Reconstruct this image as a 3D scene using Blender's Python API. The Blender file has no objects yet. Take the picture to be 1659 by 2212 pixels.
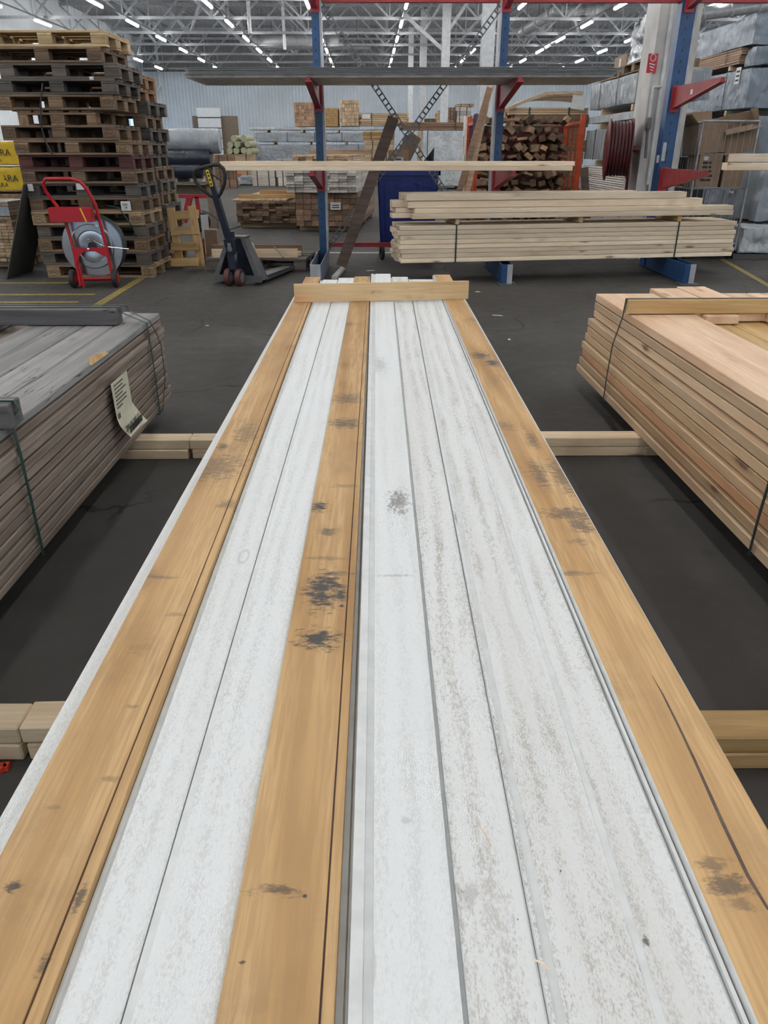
import bpy, bmesh, math, random
from mathutils import Vector, Matrix, Euler, noise
random.seed(7)
R = math.radians
S = bpy.context.scene
COL = S.collection

# ------------------------------------------------------------------ camera
H = 1.307                      # lens height above the floor
F = 1600.0                     # focal length in pixels of the 1659 x 2212 frame
TH, PSI = R(26.13), R(0.305)   # pitch down, yaw
cam_d = bpy.data.cameras.new('camera')
cam_d.sensor_fit = 'VERTICAL'; cam_d.sensor_height = 24.0; cam_d.lens = 24.0 * F / 2212.0
cam_d.clip_start = 0.02; cam_d.clip_end = 300
cam = bpy.data.objects.new('camera', cam_d); COL.objects.link(cam)
cam.location = (0, 0, H); cam.rotation_euler = (R(90) - TH, 0, -PSI)
S.camera = cam

# ------------------------------------------------------------------ world, exposure
W = bpy.data.worlds.new('daylight'); S.world = W; W.use_nodes = True
bg = W.node_tree.nodes['Background']
bg.inputs[0].default_value = (0.62, 0.81, 1.0, 1); bg.inputs[1].default_value = 1.9
S.view_settings.view_transform = 'Standard'; S.view_settings.look = 'None'
S.view_settings.exposure = 0.0; S.view_settings.gamma = 1.0
S.view_settings.use_curve_mapping = False
S.cycles.max_bounces = 6; S.cycles.diffuse_bounces = 3; S.cycles.glossy_bounces = 2
S.cycles.caustics_reflective = False; S.cycles.caustics_refractive = False
S.cycles.adaptive_threshold = 0.12; S.cycles.adaptive_min_samples = 16
LAMP = 71.0                   # radiance of the strip lights

# a pixel of the photograph -> a point in the hall at a given distance Y, height z or side x
def at(px, py, Y=None, z=None, x=None):
    u, v = (px - 829.5) / F, (1106 - py) / F
    r = Vector((math.cos(PSI), -math.sin(PSI), 0))
    f = Vector((math.sin(PSI) * math.cos(TH), math.cos(PSI) * math.cos(TH), -math.sin(TH)))
    w = Vector((math.sin(PSI) * math.sin(TH), math.cos(PSI) * math.sin(TH), math.cos(TH)))
    d = f + u * r + v * w
    t = Y / d.y if Y is not None else ((z - H) / d.z if z is not None else x / d.x)
    return Vector((0, 0, H)) + d * t

# ------------------------------------------------------------------ materials
class NT:
    def __init__(s, name):
        s.m = bpy.data.materials.new(name); s.m.use_nodes = True
        s.t = s.m.node_tree; s.b = s.t.nodes['Principled BSDF']; s.o = s.t.nodes['Material Output']
    def n(s, typ, ins=None, **props):
        nd = s.t.nodes.new('ShaderNode' + typ)
        for k, v in props.items(): setattr(nd, k, v)
        for k, v in (ins or {}).items(): s.set(nd.inputs[k], v)
        return nd
    def set(s, sock, v):
        if isinstance(v, bpy.types.NodeSocket): s.t.links.new(v, sock)
        elif isinstance(v, (tuple, list)) and sock.type == 'RGBA' and len(v) == 3: sock.default_value = (*v, 1)
        else: sock.default_value = v
    def math(s, op, a, b=None, clamp=False):
        nd = s.n('Math', {0: a}, operation=op, use_clamp=clamp)
        if b is not None: s.set(nd.inputs[1], b)
        return nd.outputs[0]
    def mix(s, fac, a, b, typ='MIX'):
        nd = s.n('Mix', {0: fac, 6: a, 7: b}, data_type='RGBA', blend_type=typ); return nd.outputs[2]
    def ramp(s, fac, stops):
        nd = s.n('ValToRGB', {0: fac}); e = nd.color_ramp.elements
        while len(e) < len(stops): e.new(0.5)
        for q, (p, c) in zip(e, stops): q.position = p; q.color = (*c, 1) if len(c) == 3 else c
        return nd.outputs[0]
    def rng(s, v, a, b, c, d, smooth=True):
        return s.n('MapRange', {0: v, 1: a, 2: b, 3: c, 4: d}, interpolation_type='SMOOTHSTEP' if smooth else 'LINEAR').outputs[0]
    def coords(s, scale=(1, 1, 1), rand=True):
        tc = s.n('TexCoord').outputs['Object']
        if rand:
            oi = s.n('ObjectInfo')
            rv = s.n('CombineXYZ', {0: s.math('MULTIPLY', oi.outputs['Random'], 31.0), 1: s.math('MULTIPLY', oi.outputs['Random'], 17.3), 2: s.math('MULTIPLY', oi.outputs['Random'], 43.7)})
            tc = s.n('VectorMath', {0: tc, 1: rv.outputs[0]}, operation='ADD').outputs[0]
        return s.n('Mapping', {0: tc, 3: scale}).outputs[0]
    def noise(s, vec, scale, detail=4, rough=0.6, dist=0.0):
        return s.n('TexNoise', {'Vector': vec, 'Scale': scale, 'Detail': detail, 'Roughness': rough, 'Distortion': dist}).outputs[0]
    def bump(s, h, strength, dist=0.01):
        s.set(s.b.inputs['Normal'], s.n('Bump', {'Height': h, 'Strength': strength, 'Distance': dist}).outputs[0])
    def fin(s, col, rough, metal=0.0):
        s.set(s.b.inputs['Base Color'], col); s.set(s.b.inputs['Roughness'], rough); s.set(s.b.inputs['Metallic'], metal)
        return s.m

def plain(name, col, rough=0.5, metal=0.0, mottle=0.12, scale=9.0, bump=0.0):
    k = NT(name); c = k.coords()
    f = k.noise(c, scale, 2)
    dark = tuple(x * (1 - mottle) for x in col); lite = tuple(min(1, x * (1 + mottle)) for x in col)
    cc = k.mix(k.rng(f, 0.3, 0.7, 0, 1), dark, lite)
    oi = k.n('ObjectInfo')
    cc = k.mix(1.0, cc, oi.outputs['Color'], 'MULTIPLY')
    if bump: k.bump(k.noise(c, scale * 6, 3), bump, 0.004)
    return k.fin(cc, rough, metal)

def blob_mask(k, blobs, vec, tex):
    """stains with a shape of their own: list of (x, y, rx, ry, strength) on a board's own surface"""
    acc = None
    for (bx, by, rx, ry, st) in blobs:
        v = k.n('VectorMath', {0: vec, 1: (bx, by, 0)}, operation='SUBTRACT').outputs[0]
        v = k.n('VectorMath', {0: v, 1: (1 / rx, 1 / ry, 0)}, operation='MULTIPLY').outputs[0]
        l = k.n('VectorMath', {0: v}, operation='LENGTH').outputs['Value']
        l = k.math('ADD', l, k.math('MULTIPLY', k.math('SUBTRACT', tex, 0.52), 3.4))
        m = k.rng(l, 1.0, 0.15, 0.0, st)
        acc = m if acc is None else k.math('MAXIMUM', acc, m)
    return acc

def wood(name, dark, mid, lite, axis='X', rough=0.65, knots=0.5, knotcol=(0.13, 0.06, 0.03), stain=0.0, staincol=(0.05, 0.05, 0.05),
         grain=1.0, ridges=False, blobs=None, cracks=0.0, scale=1.0, vary=0.16, ringscale=7.0):
    k = NT(name)
    ls = 0.055
    sc = {'X': (ls, 1, 1), 'Y': (1, ls, 1), 'Z': (1, 1, ls)}[axis]
    c = k.coords(tuple(x * scale for x in sc)); cw = k.coords()
    f1 = k.noise(c, 11, 3, 0.55, 0.6)
    wv = k.n('TexWave', {'Vector': c, 'Scale': ringscale, 'Distortion': 7.0, 'Detail': 2.0, 'Detail Scale': 1.2}, wave_type='BANDS', bands_direction='DIAGONAL').outputs['Fac']
    fine = k.noise(c, 105, 2, 0.65)
    g = k.math('ADD', k.math('MULTIPLY', f1, 0.75), k.math('MULTIPLY', wv, 0.22 * grain))
    col = k.ramp(g, [(0.22, dark), (0.46, mid), (0.72, lite)])
    col = k.mix(k.rng(fine, 0.38, 0.62, 0.0, 0.42 * grain), col, tuple(x * 0.72 for x in mid))
    big = k.noise(cw, 2.2, 1)
    col = k.mix(k.rng(big, 0.35, 0.7, 0.0, 0.35), col, lite)
    kc = k.n('Mapping', {0: cw, 3: {'X': (2.0, 7.0, 7.0), 'Y': (7.0, 2.0, 7.0), 'Z': (7, 7, 2)}[axis]}).outputs[0]
    vo = k.n('TexVoronoi', {'Vector': kc, 'Scale': 1.0, 'Randomness': 1.0}).outputs['Distance']
    vj = k.math('ADD', vo, k.math('MULTIPLY', k.math('SUBTRACT', k.noise(cw, 26, 2), 0.5), 0.12))
    if knots > 0:
        col = k.mix(k.rng(vj, 0.20, 0.10, 0.0, 0.45 * knots), col, tuple(x * 0.62 for x in dark))
        col = k.mix(k.rng(vj, 0.11, 0.06, 0.0, 0.85 * knots), col, knotcol)
    h = fine
    tex = k.noise(cw, 34, 3, 0.7)
    if stain > 0:
        sm = k.math('MULTIPLY', k.rng(k.noise(cw, 3.3, 3, 0.62), 0.52, 0.70, 0, 1), k.rng(tex, 0.36, 0.62, 0.25, 1.0))
        col = k.mix(k.math('MULTIPLY', sm, stain), col, staincol)
    if blobs:
        tco = k.n('TexCoord').outputs['Object']
        st = k.noise(k.n('Mapping', {0: tco, 3: (0.7, 1.6, 1)}).outputs[0], 55, 4, 0.8)
        col = k.mix(blob_mask(k, blobs, tco, st), col, staincol)
    if cracks > 0:
        cr = k.noise(k.n('Mapping', {0: cw, 3: {'X': (0.5, 9, 9), 'Y': (9, 0.5, 9), 'Z': (9, 9, .5)}[axis]}).outputs[0], 3.0, 2, 0.5)
        cm = k.math('MULTIPLY', k.rng(k.math('ABSOLUTE', k.math('SUBTRACT', cr, 0.5)), 0.012, 0.004, 0, 1), k.rng(big, 0.5, 0.62, 0, 1))
        col = k.mix(k.math('MULTIPLY', cm, cracks), col, tuple(x * 0.25 for x in dark))
    if ridges:
        rw = k.n('TexWave', {'Vector': cw, 'Scale': 34.0, 'Distortion': 0.0}, wave_type='BANDS', bands_direction='X' if axis == 'Y' else 'Y').outputs['Fac']
        col = k.mix(k.rng(rw, 0.2, 0.9, 0.0, 0.10), col, dark)
    oi = k.n('ObjectInfo')
    br = k.rng(oi.outputs['Random'], 0, 1, 1 - vary, 1 + vary, False)
    col = k.mix(1.0, col, oi.outputs['Color'], 'MULTIPLY')
    col = k.n('VectorMath', {0: col, 1: k.n('CombineXYZ', {0: br, 1: br, 2: br}).outputs[0]}, operation='MULTIPLY').outputs[0]
    k.bump(h, 0.25 * grain, 0.003)
    return k.fin(col, rough)

def sawn_white(name, dirt, base=(0.74, 0.755, 0.76), dirtcol=(0.33, 0.295, 0.26), blobs=None):
    k = NT(name)
    c = k.coords((1, 0.42, 1)); cw = k.coords(); cl = k.coords((1, 0.09, 1))
    fine = k.noise(c, 430, 2, 0.7)
    mid = k.noise(c, 150, 3, 0.75)
    streak = k.noise(cl, 44, 3, 0.65, 0.8)
    ring = k.n('TexWave', {'Vector': cl, 'Scale': 7.0, 'Distortion': 8.0, 'Detail': 1.0}, wave_type='BANDS', bands_direction='X').outputs['Fac']
    big = k.noise(k.coords((1, 0.22, 1)), 11.0, 2, 0.6)
    amt = k.math('MULTIPLY', k.rng(big, 0.30, 0.68, 0.45, 1.0), dirt)
    sp = k.rng(k.math('ADD', k.math('MULTIPLY', fine, 0.40), k.math('ADD', k.math('MULTIPLY', mid, 0.30), k.math('ADD', k.math('MULTIPLY', streak, 0.22), k.math('MULTIPLY', ring, 0.07)))), 0.465, 0.61, 0, 0.85)
    col = k.mix(k.math('MULTIPLY', sp, amt), base, dirtcol)
    wash = k.rng(k.noise(cl, 9, 3), 0.42, 0.68, 0, 0.26 * dirt)
    col = k.mix(wash, col, (0.54, 0.515, 0.48))
    vo = k.n('TexVoronoi', {'Vector': k.n('Mapping', {0: cw, 3: (6.0, 2.2, 6.0)}).outputs[0], 'Scale': 1.0}).outputs['Distance']
    ringk = k.rng(k.math('ABSOLUTE', k.math('SUBTRACT', vo, 0.085)), 0.016, 0.004, 0, 0.40)
    col = k.mix(ringk, col, (0.42, 0.37, 0.32))
    if blobs:
        tco = k.n('TexCoord').outputs['Object']
        st = k.noise(k.n('Mapping', {0: tco, 3: (1, 0.5, 1)}).outputs[0], 110, 3, 0.8)
        col = k.mix(blob_mask(k, blobs, tco, st), col, (0.16, 0.15, 0.14))
    k.bump(fine, 0.6, 0.003)
    return k.fin(col, 0.72)

def PB(px, py, rx, ry, st):      # a stain seen at a pixel of the photograph -> place and size on the board top (z 0.466)
    c = at(px, py, z=.466); l = (at(px + rx, py, z=.466) - c).length; h = (at(px, py - ry, z=.466).y - at(px, py + ry, z=.466).y) / 2
    return (c.x, c.y, l, h, st)
M = {}
WB = (0.735, 0.765, 0.785)
M['white_clean'] = sawn_white('painted_sawn_white_clean', 0.30, WB, blobs=[PB(860, 1080, 26, 30, .75), PB(866, 1100, 14, 10, .6), PB(820, 785, 16, 22, .35), PB(850, 1240, 50, 3, .35), PB(880, 1768, 16, 10, .3)])
M['white_mid'] = sawn_white('painted_sawn_white', 0.46, WB)
M['white_dirty'] = sawn_white('painted_sawn_white_dirty', 0.86, (0.72, 0.74, 0.75), blobs=[PB(1398, 2024, 9, 13, 1.2), PB(1390, 2083, 7, 10, 1.2), PB(1015, 1920, 26, 34, .35), PB(1212, 1873, 3, 4, 1.0), PB(1120, 1975, 3, 3, 1.0), PB(985, 1115, 4, 22, .6)])
M['white_smooth'] = plain('painted_smooth_white', (0.62, 0.645, 0.65), 0.5, mottle=0.06, scale=30)
YEL = dict(dark=(0.315, 0.165, 0.058), mid=(0.47, 0.278, 0.115), lite=(0.59, 0.39, 0.19), axis='Y', knots=0.35, knotcol=(0.20, 0.10, 0.04), stain=0.16, staincol=(0.06, 0.056, 0.054), cracks=0.0, ringscale=5.0, grain=1.35)
M['yellow_left'] = wood('aged_yellow_spruce_left', ridges=True, blobs=[PB(*q) for q in ((28, 1915, 24, 14, .95), (172, 1940, 13, 42, .8), (90, 2090, 15, 28, .7), (470, 1010, 60, 34, .55), (532, 935, 34, 34, .45), (480, 965, 16, 9, .85), (490, 1090, 26, 12, .5), (345, 1246, 44, 6, .5), (120, 1745, 24, 7, .35), (235, 1683, 32, 8, .4), (285, 1527, 20, 6, .4), (380, 1327, 30, 6, .35), (490, 870, 40, 8, .3), (300, 1400, 30, 20, .2))], **YEL)
M['yellow_mid'] = wood('aged_yellow_spruce_centre', blobs=[PB(*q) for q in ((690, 1095, 28, 13, 1.0), (708, 1148, 26, 11, .75), (700, 1272, 46, 48, 1.0), (736, 1285, 20, 16, .95), (690, 1380, 58, 26, 1.0), (720, 1240, 46, 8, .6), (605, 1925, 74, 15, .75), (752, 860, 32, 14, .6), (745, 915, 40, 13, .75), (745, 1050, 40, 5, .35), (659, 1935, 7, 6, 1.0), (522, 2080, 9, 6, 1.0), (738, 1308, 7, 5, 1.0), (700, 1205, 50, 6, .4), (750, 700, 30, 5, .4))], **YEL)
M['yellow_right'] = wood('aged_yellow_spruce_right', ridges=True, blobs=[PB(*q) for q in ((1040, 768, 26, 9, .9), (1064, 784, 20, 9, 1.0), (1030, 690, 30, 6, .3), (1090, 920, 44, 12, .4), (1150, 950, 16, 22, .6), (1165, 1025, 20, 34, .65), (1215, 1030, 26, 46, .65), (1230, 1110, 64, 16, .75), (1255, 1135, 26, 24, .75), (1235, 1238, 64, 6, .5), (1540, 1868, 44, 22, .6), (1570, 1912, 66, 34, .75), (1600, 1950, 44, 20, .5), (1250, 1170, 30, 10, .4))], **YEL)
M['batten'] = wood('fresh_spruce_batten', (0.625, 0.32, 0.15), (0.60, 0.42, 0.22), (0.68, 0.50, 0.29), knots=0.4, stain=0.5, staincol=(0.30, 0.15, 0.05), ringscale=3)
M['grey_top'] = wood('weathered_grey_wood', (0.134, 0.155, 0.16), (0.235, 0.228, 0.232), (0.32, 0.31, 0.31), knots=0.4, knotcol=(0.08, 0.07, 0.07), stain=0.35, staincol=(0.10, 0.10, 0.10), cracks=0.9, rough=0.75)
M['grey_side'] = wood('weathered_brown_wood', (0.115, 0.085, 0.065), (0.195, 0.15, 0.118), (0.28, 0.23, 0.19), knots=0.45, stain=0.35, staincol=(0.10, 0.085, 0.075), rough=0.75, grain=1.3)
M['grey_batten'] = wood('dark_grey_batten', (0.055, 0.053, 0.056), (0.088, 0.085, 0.09), (0.13, 0.127, 0.13), knots=0.2, stain=0.3, cracks=0.9, rough=0.75)
M['pine_top'] = wood('fresh_pine', (0.50, 0.29, 0.17), (0.66, 0.44, 0.28), (0.74, 0.55, 0.38), knots=0.7, knotcol=(0.20, 0.09, 0.05), rough=0.55, ringscale=4)
M['pine_side'] = wood('fresh_pine_edge', (0.40, 0.24, 0.13), (0.52, 0.37, 0.235), (0.58, 0.44, 0.295), knots=0.9, knotcol=(0.11, 0.04, 0.025), rough=0.6, ringscale=2, grain=.7)
M['pine_yellow'] = wood('yellow_pine', (0.42, 0.235, 0.085), (0.56, 0.36, 0.155), (0.64, 0.45, 0.22), knots=0.5, rough=0.6)
M['beam'] = wood('planed_spruce', (0.62, 0.45, 0.29), (0.78, 0.63, 0.455), (0.86, 0.73, 0.56), knots=0.8, knotcol=(0.17, 0.09, 0.05), rough=0.55, ringscale=3)
M['stack_timber'] = wood('floor_bearer_spruce', (0.56, 0.40, 0.24), (0.74, 0.57, 0.38), (0.82, 0.67, 0.48), knots=0.6, stain=0.2, rough=0.65)
M['bearer_yellow'] = wood('floor_bearer_yellow', (0.351, 0.145, 0.05), (0.37, 0.225, 0.085), (0.46, 0.30, 0.13), knots=0.5, stain=0.2, rough=0.65)
M['pallet'] = wood('pallet_wood', (0.46, 0.40, 0.36), (0.72, 0.68, 0.64), (1.0, 0.97, 0.93), knots=0.4, knotcol=(0.2, 0.13, 0.1), stain=0.45, staincol=(0.12, 0.10, 0.09), rough=0.8, vary=0.22)
M['far_wood'] = wood('far_timber', (0.367, 0.225, 0.125), (0.48, 0.345, 0.215), (0.58, 0.45, 0.30), knots=0.4, rough=0.7, vary=0.22)
M['brown_end'] = wood('brown_timber', (0.15, 0.085, 0.05), (0.245, 0.15, 0.095), (0.33, 0.215, 0.14), knots=0.4, stain=0.35, rough=0.75, vary=0.28)
M['pale_end'] = wood('pale_timber', (0.441, 0.38, 0.33), (0.56, 0.525, 0.48), (0.66, 0.63, 0.58), knots=0.3, stain=0.3, rough=0.7, vary=0.15)
M['log'] = wood('offcut_wood', (0.101, 0.085, 0.05), (0.25, 0.165, 0.10), (0.36, 0.25, 0.165), knots=0.3, stain=0.4, rough=0.8, vary=0.45)
M['plank_brown'] = wood('brown_plank', (0.075, 0.048, 0.038), (0.115, 0.075, 0.058), (0.16, 0.11, 0.088), knots=0.2, stain=0.2, rough=0.7)
M['blue'] = plain('blue_paint', (0.012, 0.055, 0.155), 0.4, mottle=0.15)
M['blue_grey'] = plain('worn_blue_grey_paint', (0.15, 0.19, 0.26), 0.45, mottle=0.2)
M['pale_grey'] = plain('pale_grey_paint', (0.36, 0.37, 0.40), 0.5, mottle=0.12)
M['red'] = plain('red_paint', (0.33, 0.022, 0.028), 0.38, mottle=0.15)
M['red_dull'] = plain('dull_red_paint', (0.26, 0.028, 0.032), 0.5, mottle=0.2)
M['red_bright'] = plain('bright_red_paint', (0.42, 0.012, 0.02), 0.3, mottle=0.08)
M['orange'] = plain('orange_paint', (0.52, 0.075, 0.02), 0.45, mottle=0.15)
M['maroon'] = plain('maroon_paint', (0.12, 0.02, 0.022), 0.4, mottle=0.2)
M['hose'] = plain('maroon_rubber', (0.085, 0.02, 0.022), 0.45, mottle=0.15)
M['navy'] = plain('dark_navy_paint', (0.012, 0.016, 0.03), 0.35, mottle=0.15)
M['steel'] = plain('bare_steel', (0.56, 0.57, 0.60), 0.26, 1.0, mottle=0.15, scale=4)
M['zinc'] = plain('galvanised_steel', (0.30, 0.31, 0.325), 0.42, 0.55, mottle=0.18)
M['sheet'] = plain('grey_steel_sheet', (0.60, 0.59, 0.58), 0.36, 0.2, mottle=0.15)
M['strip'] = plain('perforated_strip_steel', (0.12, 0.12, 0.125), 0.45, 0.5, mottle=0.2)
M['rubber'] = plain('black_rubber', (0.012, 0.012, 0.013), 0.6, mottle=0.15)
M['black'] = plain('black_plastic', (0.015, 0.015, 0.018), 0.4, mottle=0.15)
M['tyre_red'] = plain('worn_polyurethane', (0.10, 0.03, 0.03), 0.5, mottle=0.25)
M['jack_grey'] = plain('dark_grey_enamel', (0.075, 0.078, 0.082), 0.4, mottle=0.2)
M['bin_blue'] = plain('blue_plastic', (0.006, 0.02, 0.17), 0.38, mottle=0.1)
M['strap'] = plain('green_strap', (0.012, 0.045, 0.038), 0.35, mottle=0.1)
M['strap_dark'] = plain('dark_strap', (0.02, 0.03, 0.03), 0.35, mottle=0.1)
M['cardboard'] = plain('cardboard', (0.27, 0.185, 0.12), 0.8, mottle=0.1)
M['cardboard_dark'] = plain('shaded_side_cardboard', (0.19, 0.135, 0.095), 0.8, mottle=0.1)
M['paper'] = plain('white_paper', (0.60, 0.61, 0.60), 0.6, mottle=0.05)
M['old_paper'] = plain('yellowed_label_paper', (0.50, 0.49, 0.38), 0.6, mottle=0.08, scale=14)
M['ink'] = plain('black_ink', (0.03, 0.03, 0.03), 0.7, mottle=0.05)
M['burn'] = plain('burnt_brand', (0.045, 0.025, 0.018), 0.8, mottle=0.05)
M['yellow'] = plain('yellow_plastic_wrap', (0.62, 0.42, 0.015), 0.4, mottle=0.1)
M['sticker'] = plain('yellow_sticker', (0.70, 0.52, 0.02), 0.45, mottle=0.05)
M['line'] = plain('worn_yellow_floor_paint', (0.24, 0.185, 0.045), 0.6, mottle=0.35, scale=22)
M['white_line'] = plain('worn_white_floor_paint', (0.34, 0.34, 0.33), 0.6, mottle=0.3, scale=22)
M['column'] = plain('white_painted_concrete', (0.46, 0.455, 0.44), 0.6, mottle=0.14, scale=3, bump=0.2)
M['pipe'] = plain('white_painted_steel', (0.52, 0.54, 0.56), 0.45, mottle=0.1)
M['truss'] = plain('light_grey_steel', (0.33, 0.345, 0.365), 0.5, mottle=0.12)
M['duct'] = plain('duct_sheet_metal', (0.36, 0.37, 0.38), 0.4, 0.3, mottle=0.12)
M['cable_tray'] = plain('dark_steel', (0.10, 0.105, 0.11), 0.5, mottle=0.2)
M['insulation'] = plain('pale_green_insulation', (0.36, 0.36, 0.24), 0.8, mottle=0.2, scale=20)
M['chipboard'] = plain('brown_fibreboard', (0.20, 0.155, 0.115), 0.75, mottle=0.1)
M['fibre_grey'] = plain('grey_board', (0.07, 0.07, 0.068), 0.7, mottle=0.12)
M['scrap_red'] = plain('red_plastic_scrap', (0.60, 0.05, 0.02), 0.5)
M['foil_panel'] = plain('pale_silver_panel', (0.66, 0.69, 0.72), 0.35, 0.25, mottle=0.05)
M['cloth_purple'] = plain('purple_cloth', (0.06, 0.04, 0.09), 0.9)

def wrap_mat(name, col, rough, bumpk, scale, metal=0.0):
    k = NT(name); c = k.coords()
    a = k.noise(k.n('Mapping', {0: c, 3: (1, 1, 0.35)}).outputs[0], scale, 5, 0.55, 2.0)
    b = k.n('TexVoronoi', {'Vector': c, 'Scale': scale * 1.3}, feature='SMOOTH_F1').outputs['Distance']
    f = k.noise(c, 2.5, 3)
    col2 = k.mix(k.rng(f, 0.3, 0.7, 0, 1), tuple(x * 0.85 for x in col), tuple(min(1, x * 1.12) for x in col))
    k.bump(k.math('ADD', a, k.math('MULTIPLY', b, 0.6)), bumpk, 0.05)
    return k.fin(col2, rough, metal)
M['wrap'] = wrap_mat('grey_plastic_wrap', (0.30, 0.33, 0.365), 0.20, 0.85, 6.0)
M['wrap_white'] = wrap_mat('pale_plastic_wrap', (0.52, 0.55, 0.58), 0.22, 1.0, 7.0)
M['wrap_dark'] = wrap_mat('dark_plastic_wrap', (0.02, 0.026, 0.042), 0.25, 0.35, 4.0)
M['wrap_blue'] = wrap_mat('blue_grey_plastic_wrap', (0.20, 0.235, 0.285), 0.22, 0.8, 6.0)
M['foil'] = wrap_mat('silver_foil_wrap', (0.62, 0.65, 0.69), 0.18, 1.0, 9.0, 0.7)

def floor_mat():
    k = NT('worn_asphalt_floor'); c = k.coords(rand=False)
    a = k.noise(c, 0.7, 4, 0.62); b = k.noise(c, 9, 4, 0.7); d = k.noise(c, 150, 2, 0.6)
    col = k.ramp(a, [(0.3, (0.047, 0.044, 0.041)), (0.55, (0.064, 0.060, 0.057)), (0.75, (0.084, 0.080, 0.076))])
    col = k.mix(k.rng(b, 0.4, 0.75, 0, 0.45), col, (0.088, 0.084, 0.080))
    col = k.mix(k.rng(k.noise(c, 2.1, 3, 0.7), 0.60, 0.72, 0, 0.6), col, (0.030, 0.029, 0.028))
    col = k.mix(k.rng(d, 0.64, 0.74, 0, 0.35), col, (0.16, 0.155, 0.15))
    wc = k.n('VectorMath', {0: c, 1: k.n('VectorMath', {0: k.n('TexNoise', {'Vector': c, 'Scale': 3.0, 'Detail': 4.0}).outputs['Color'], 1: (0.35, 0.35, 0.0)}, operation='MULTIPLY').outputs[0]}, operation='ADD').outputs[0]
    vo = k.n('TexVoronoi', {'Vector': wc, 'Scale': 0.85}, feature='DISTANCE_TO_EDGE').outputs['Distance']
    crack = k.math('MULTIPLY', k.rng(vo, 0.009, 0.003, 0, 1), k.rng(k.noise(c, 0.9, 2), 0.5, 0.6, 0, 0.75))
    col = k.mix(crack, col, (0.018, 0.017, 0.016))
    k.bump(d, 0.2, 0.003)
    k.set(k.b.inputs['Specular IOR Level'], 0.22)
    return k.fin(col, k.rng(b, 0.3, 0.7, 0.62, 0.8))
M['floor'] = floor_mat()

def clad_mat(name, col, scale, rot_axis='X', depth=0.6):
    k = NT(name); c = k.coords(rand=False)
    w = k.n('TexWave', {'Vector': c, 'Scale': scale, 'Distortion': 0.0}, wave_type='BANDS', bands_direction=rot_axis, wave_profile='SIN').outputs['Fac']
    f = k.noise(c, 0.5, 4)
    cc = k.mix(k.rng(f, 0.3, 0.7, 0, 1), tuple(x * 0.9 for x in col), tuple(min(1, x * 1.08) for x in col))
    k.bump(k.rng(w, 0.3, 0.7, 0, 1), depth, 0.06)
    return k.fin(cc, 0.5)
M['wall_white'] = clad_mat('white_ribbed_cladding', (0.585, 0.655, 0.725), 1.35)
M['wall_side'] = clad_mat('white_ribbed_side_cladding', (0.64, 0.68, 0.72), 1.35, 'Y')
M['roof'] = clad_mat('grey_roof_deck', (0.24, 0.24, 0.245), 2.0, 'X', 0.8)

def lamp_mat():
    k = NT('lit_lamp_diffuser')
    k.set(k.b.inputs['Base Color'], (0.9, 0.9, 0.9)); k.set(k.b.inputs['Emission Color'], (1.0, 0.985, 0.955)); k.set(k.b.inputs['Emission Strength'], LAMP)
    return k.m
M['lamp'] = lamp_mat()
def pane_mat():
    k = NT('frosted_window_pane')
    tr = k.n('BsdfTranslucent', {0: (0.75, 0.88, 0.95)}); tp = k.n('BsdfTransparent', {0: (0.85, 0.93, 1.0)})
    mx = k.n('MixShader', {0: 0.55, 1: tr.outputs[0], 2: tp.outputs[0]})
    k.t.links.new(mx.outputs[0], k.o.inputs[0]); return k.m
M['pane'] = pane_mat()

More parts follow.
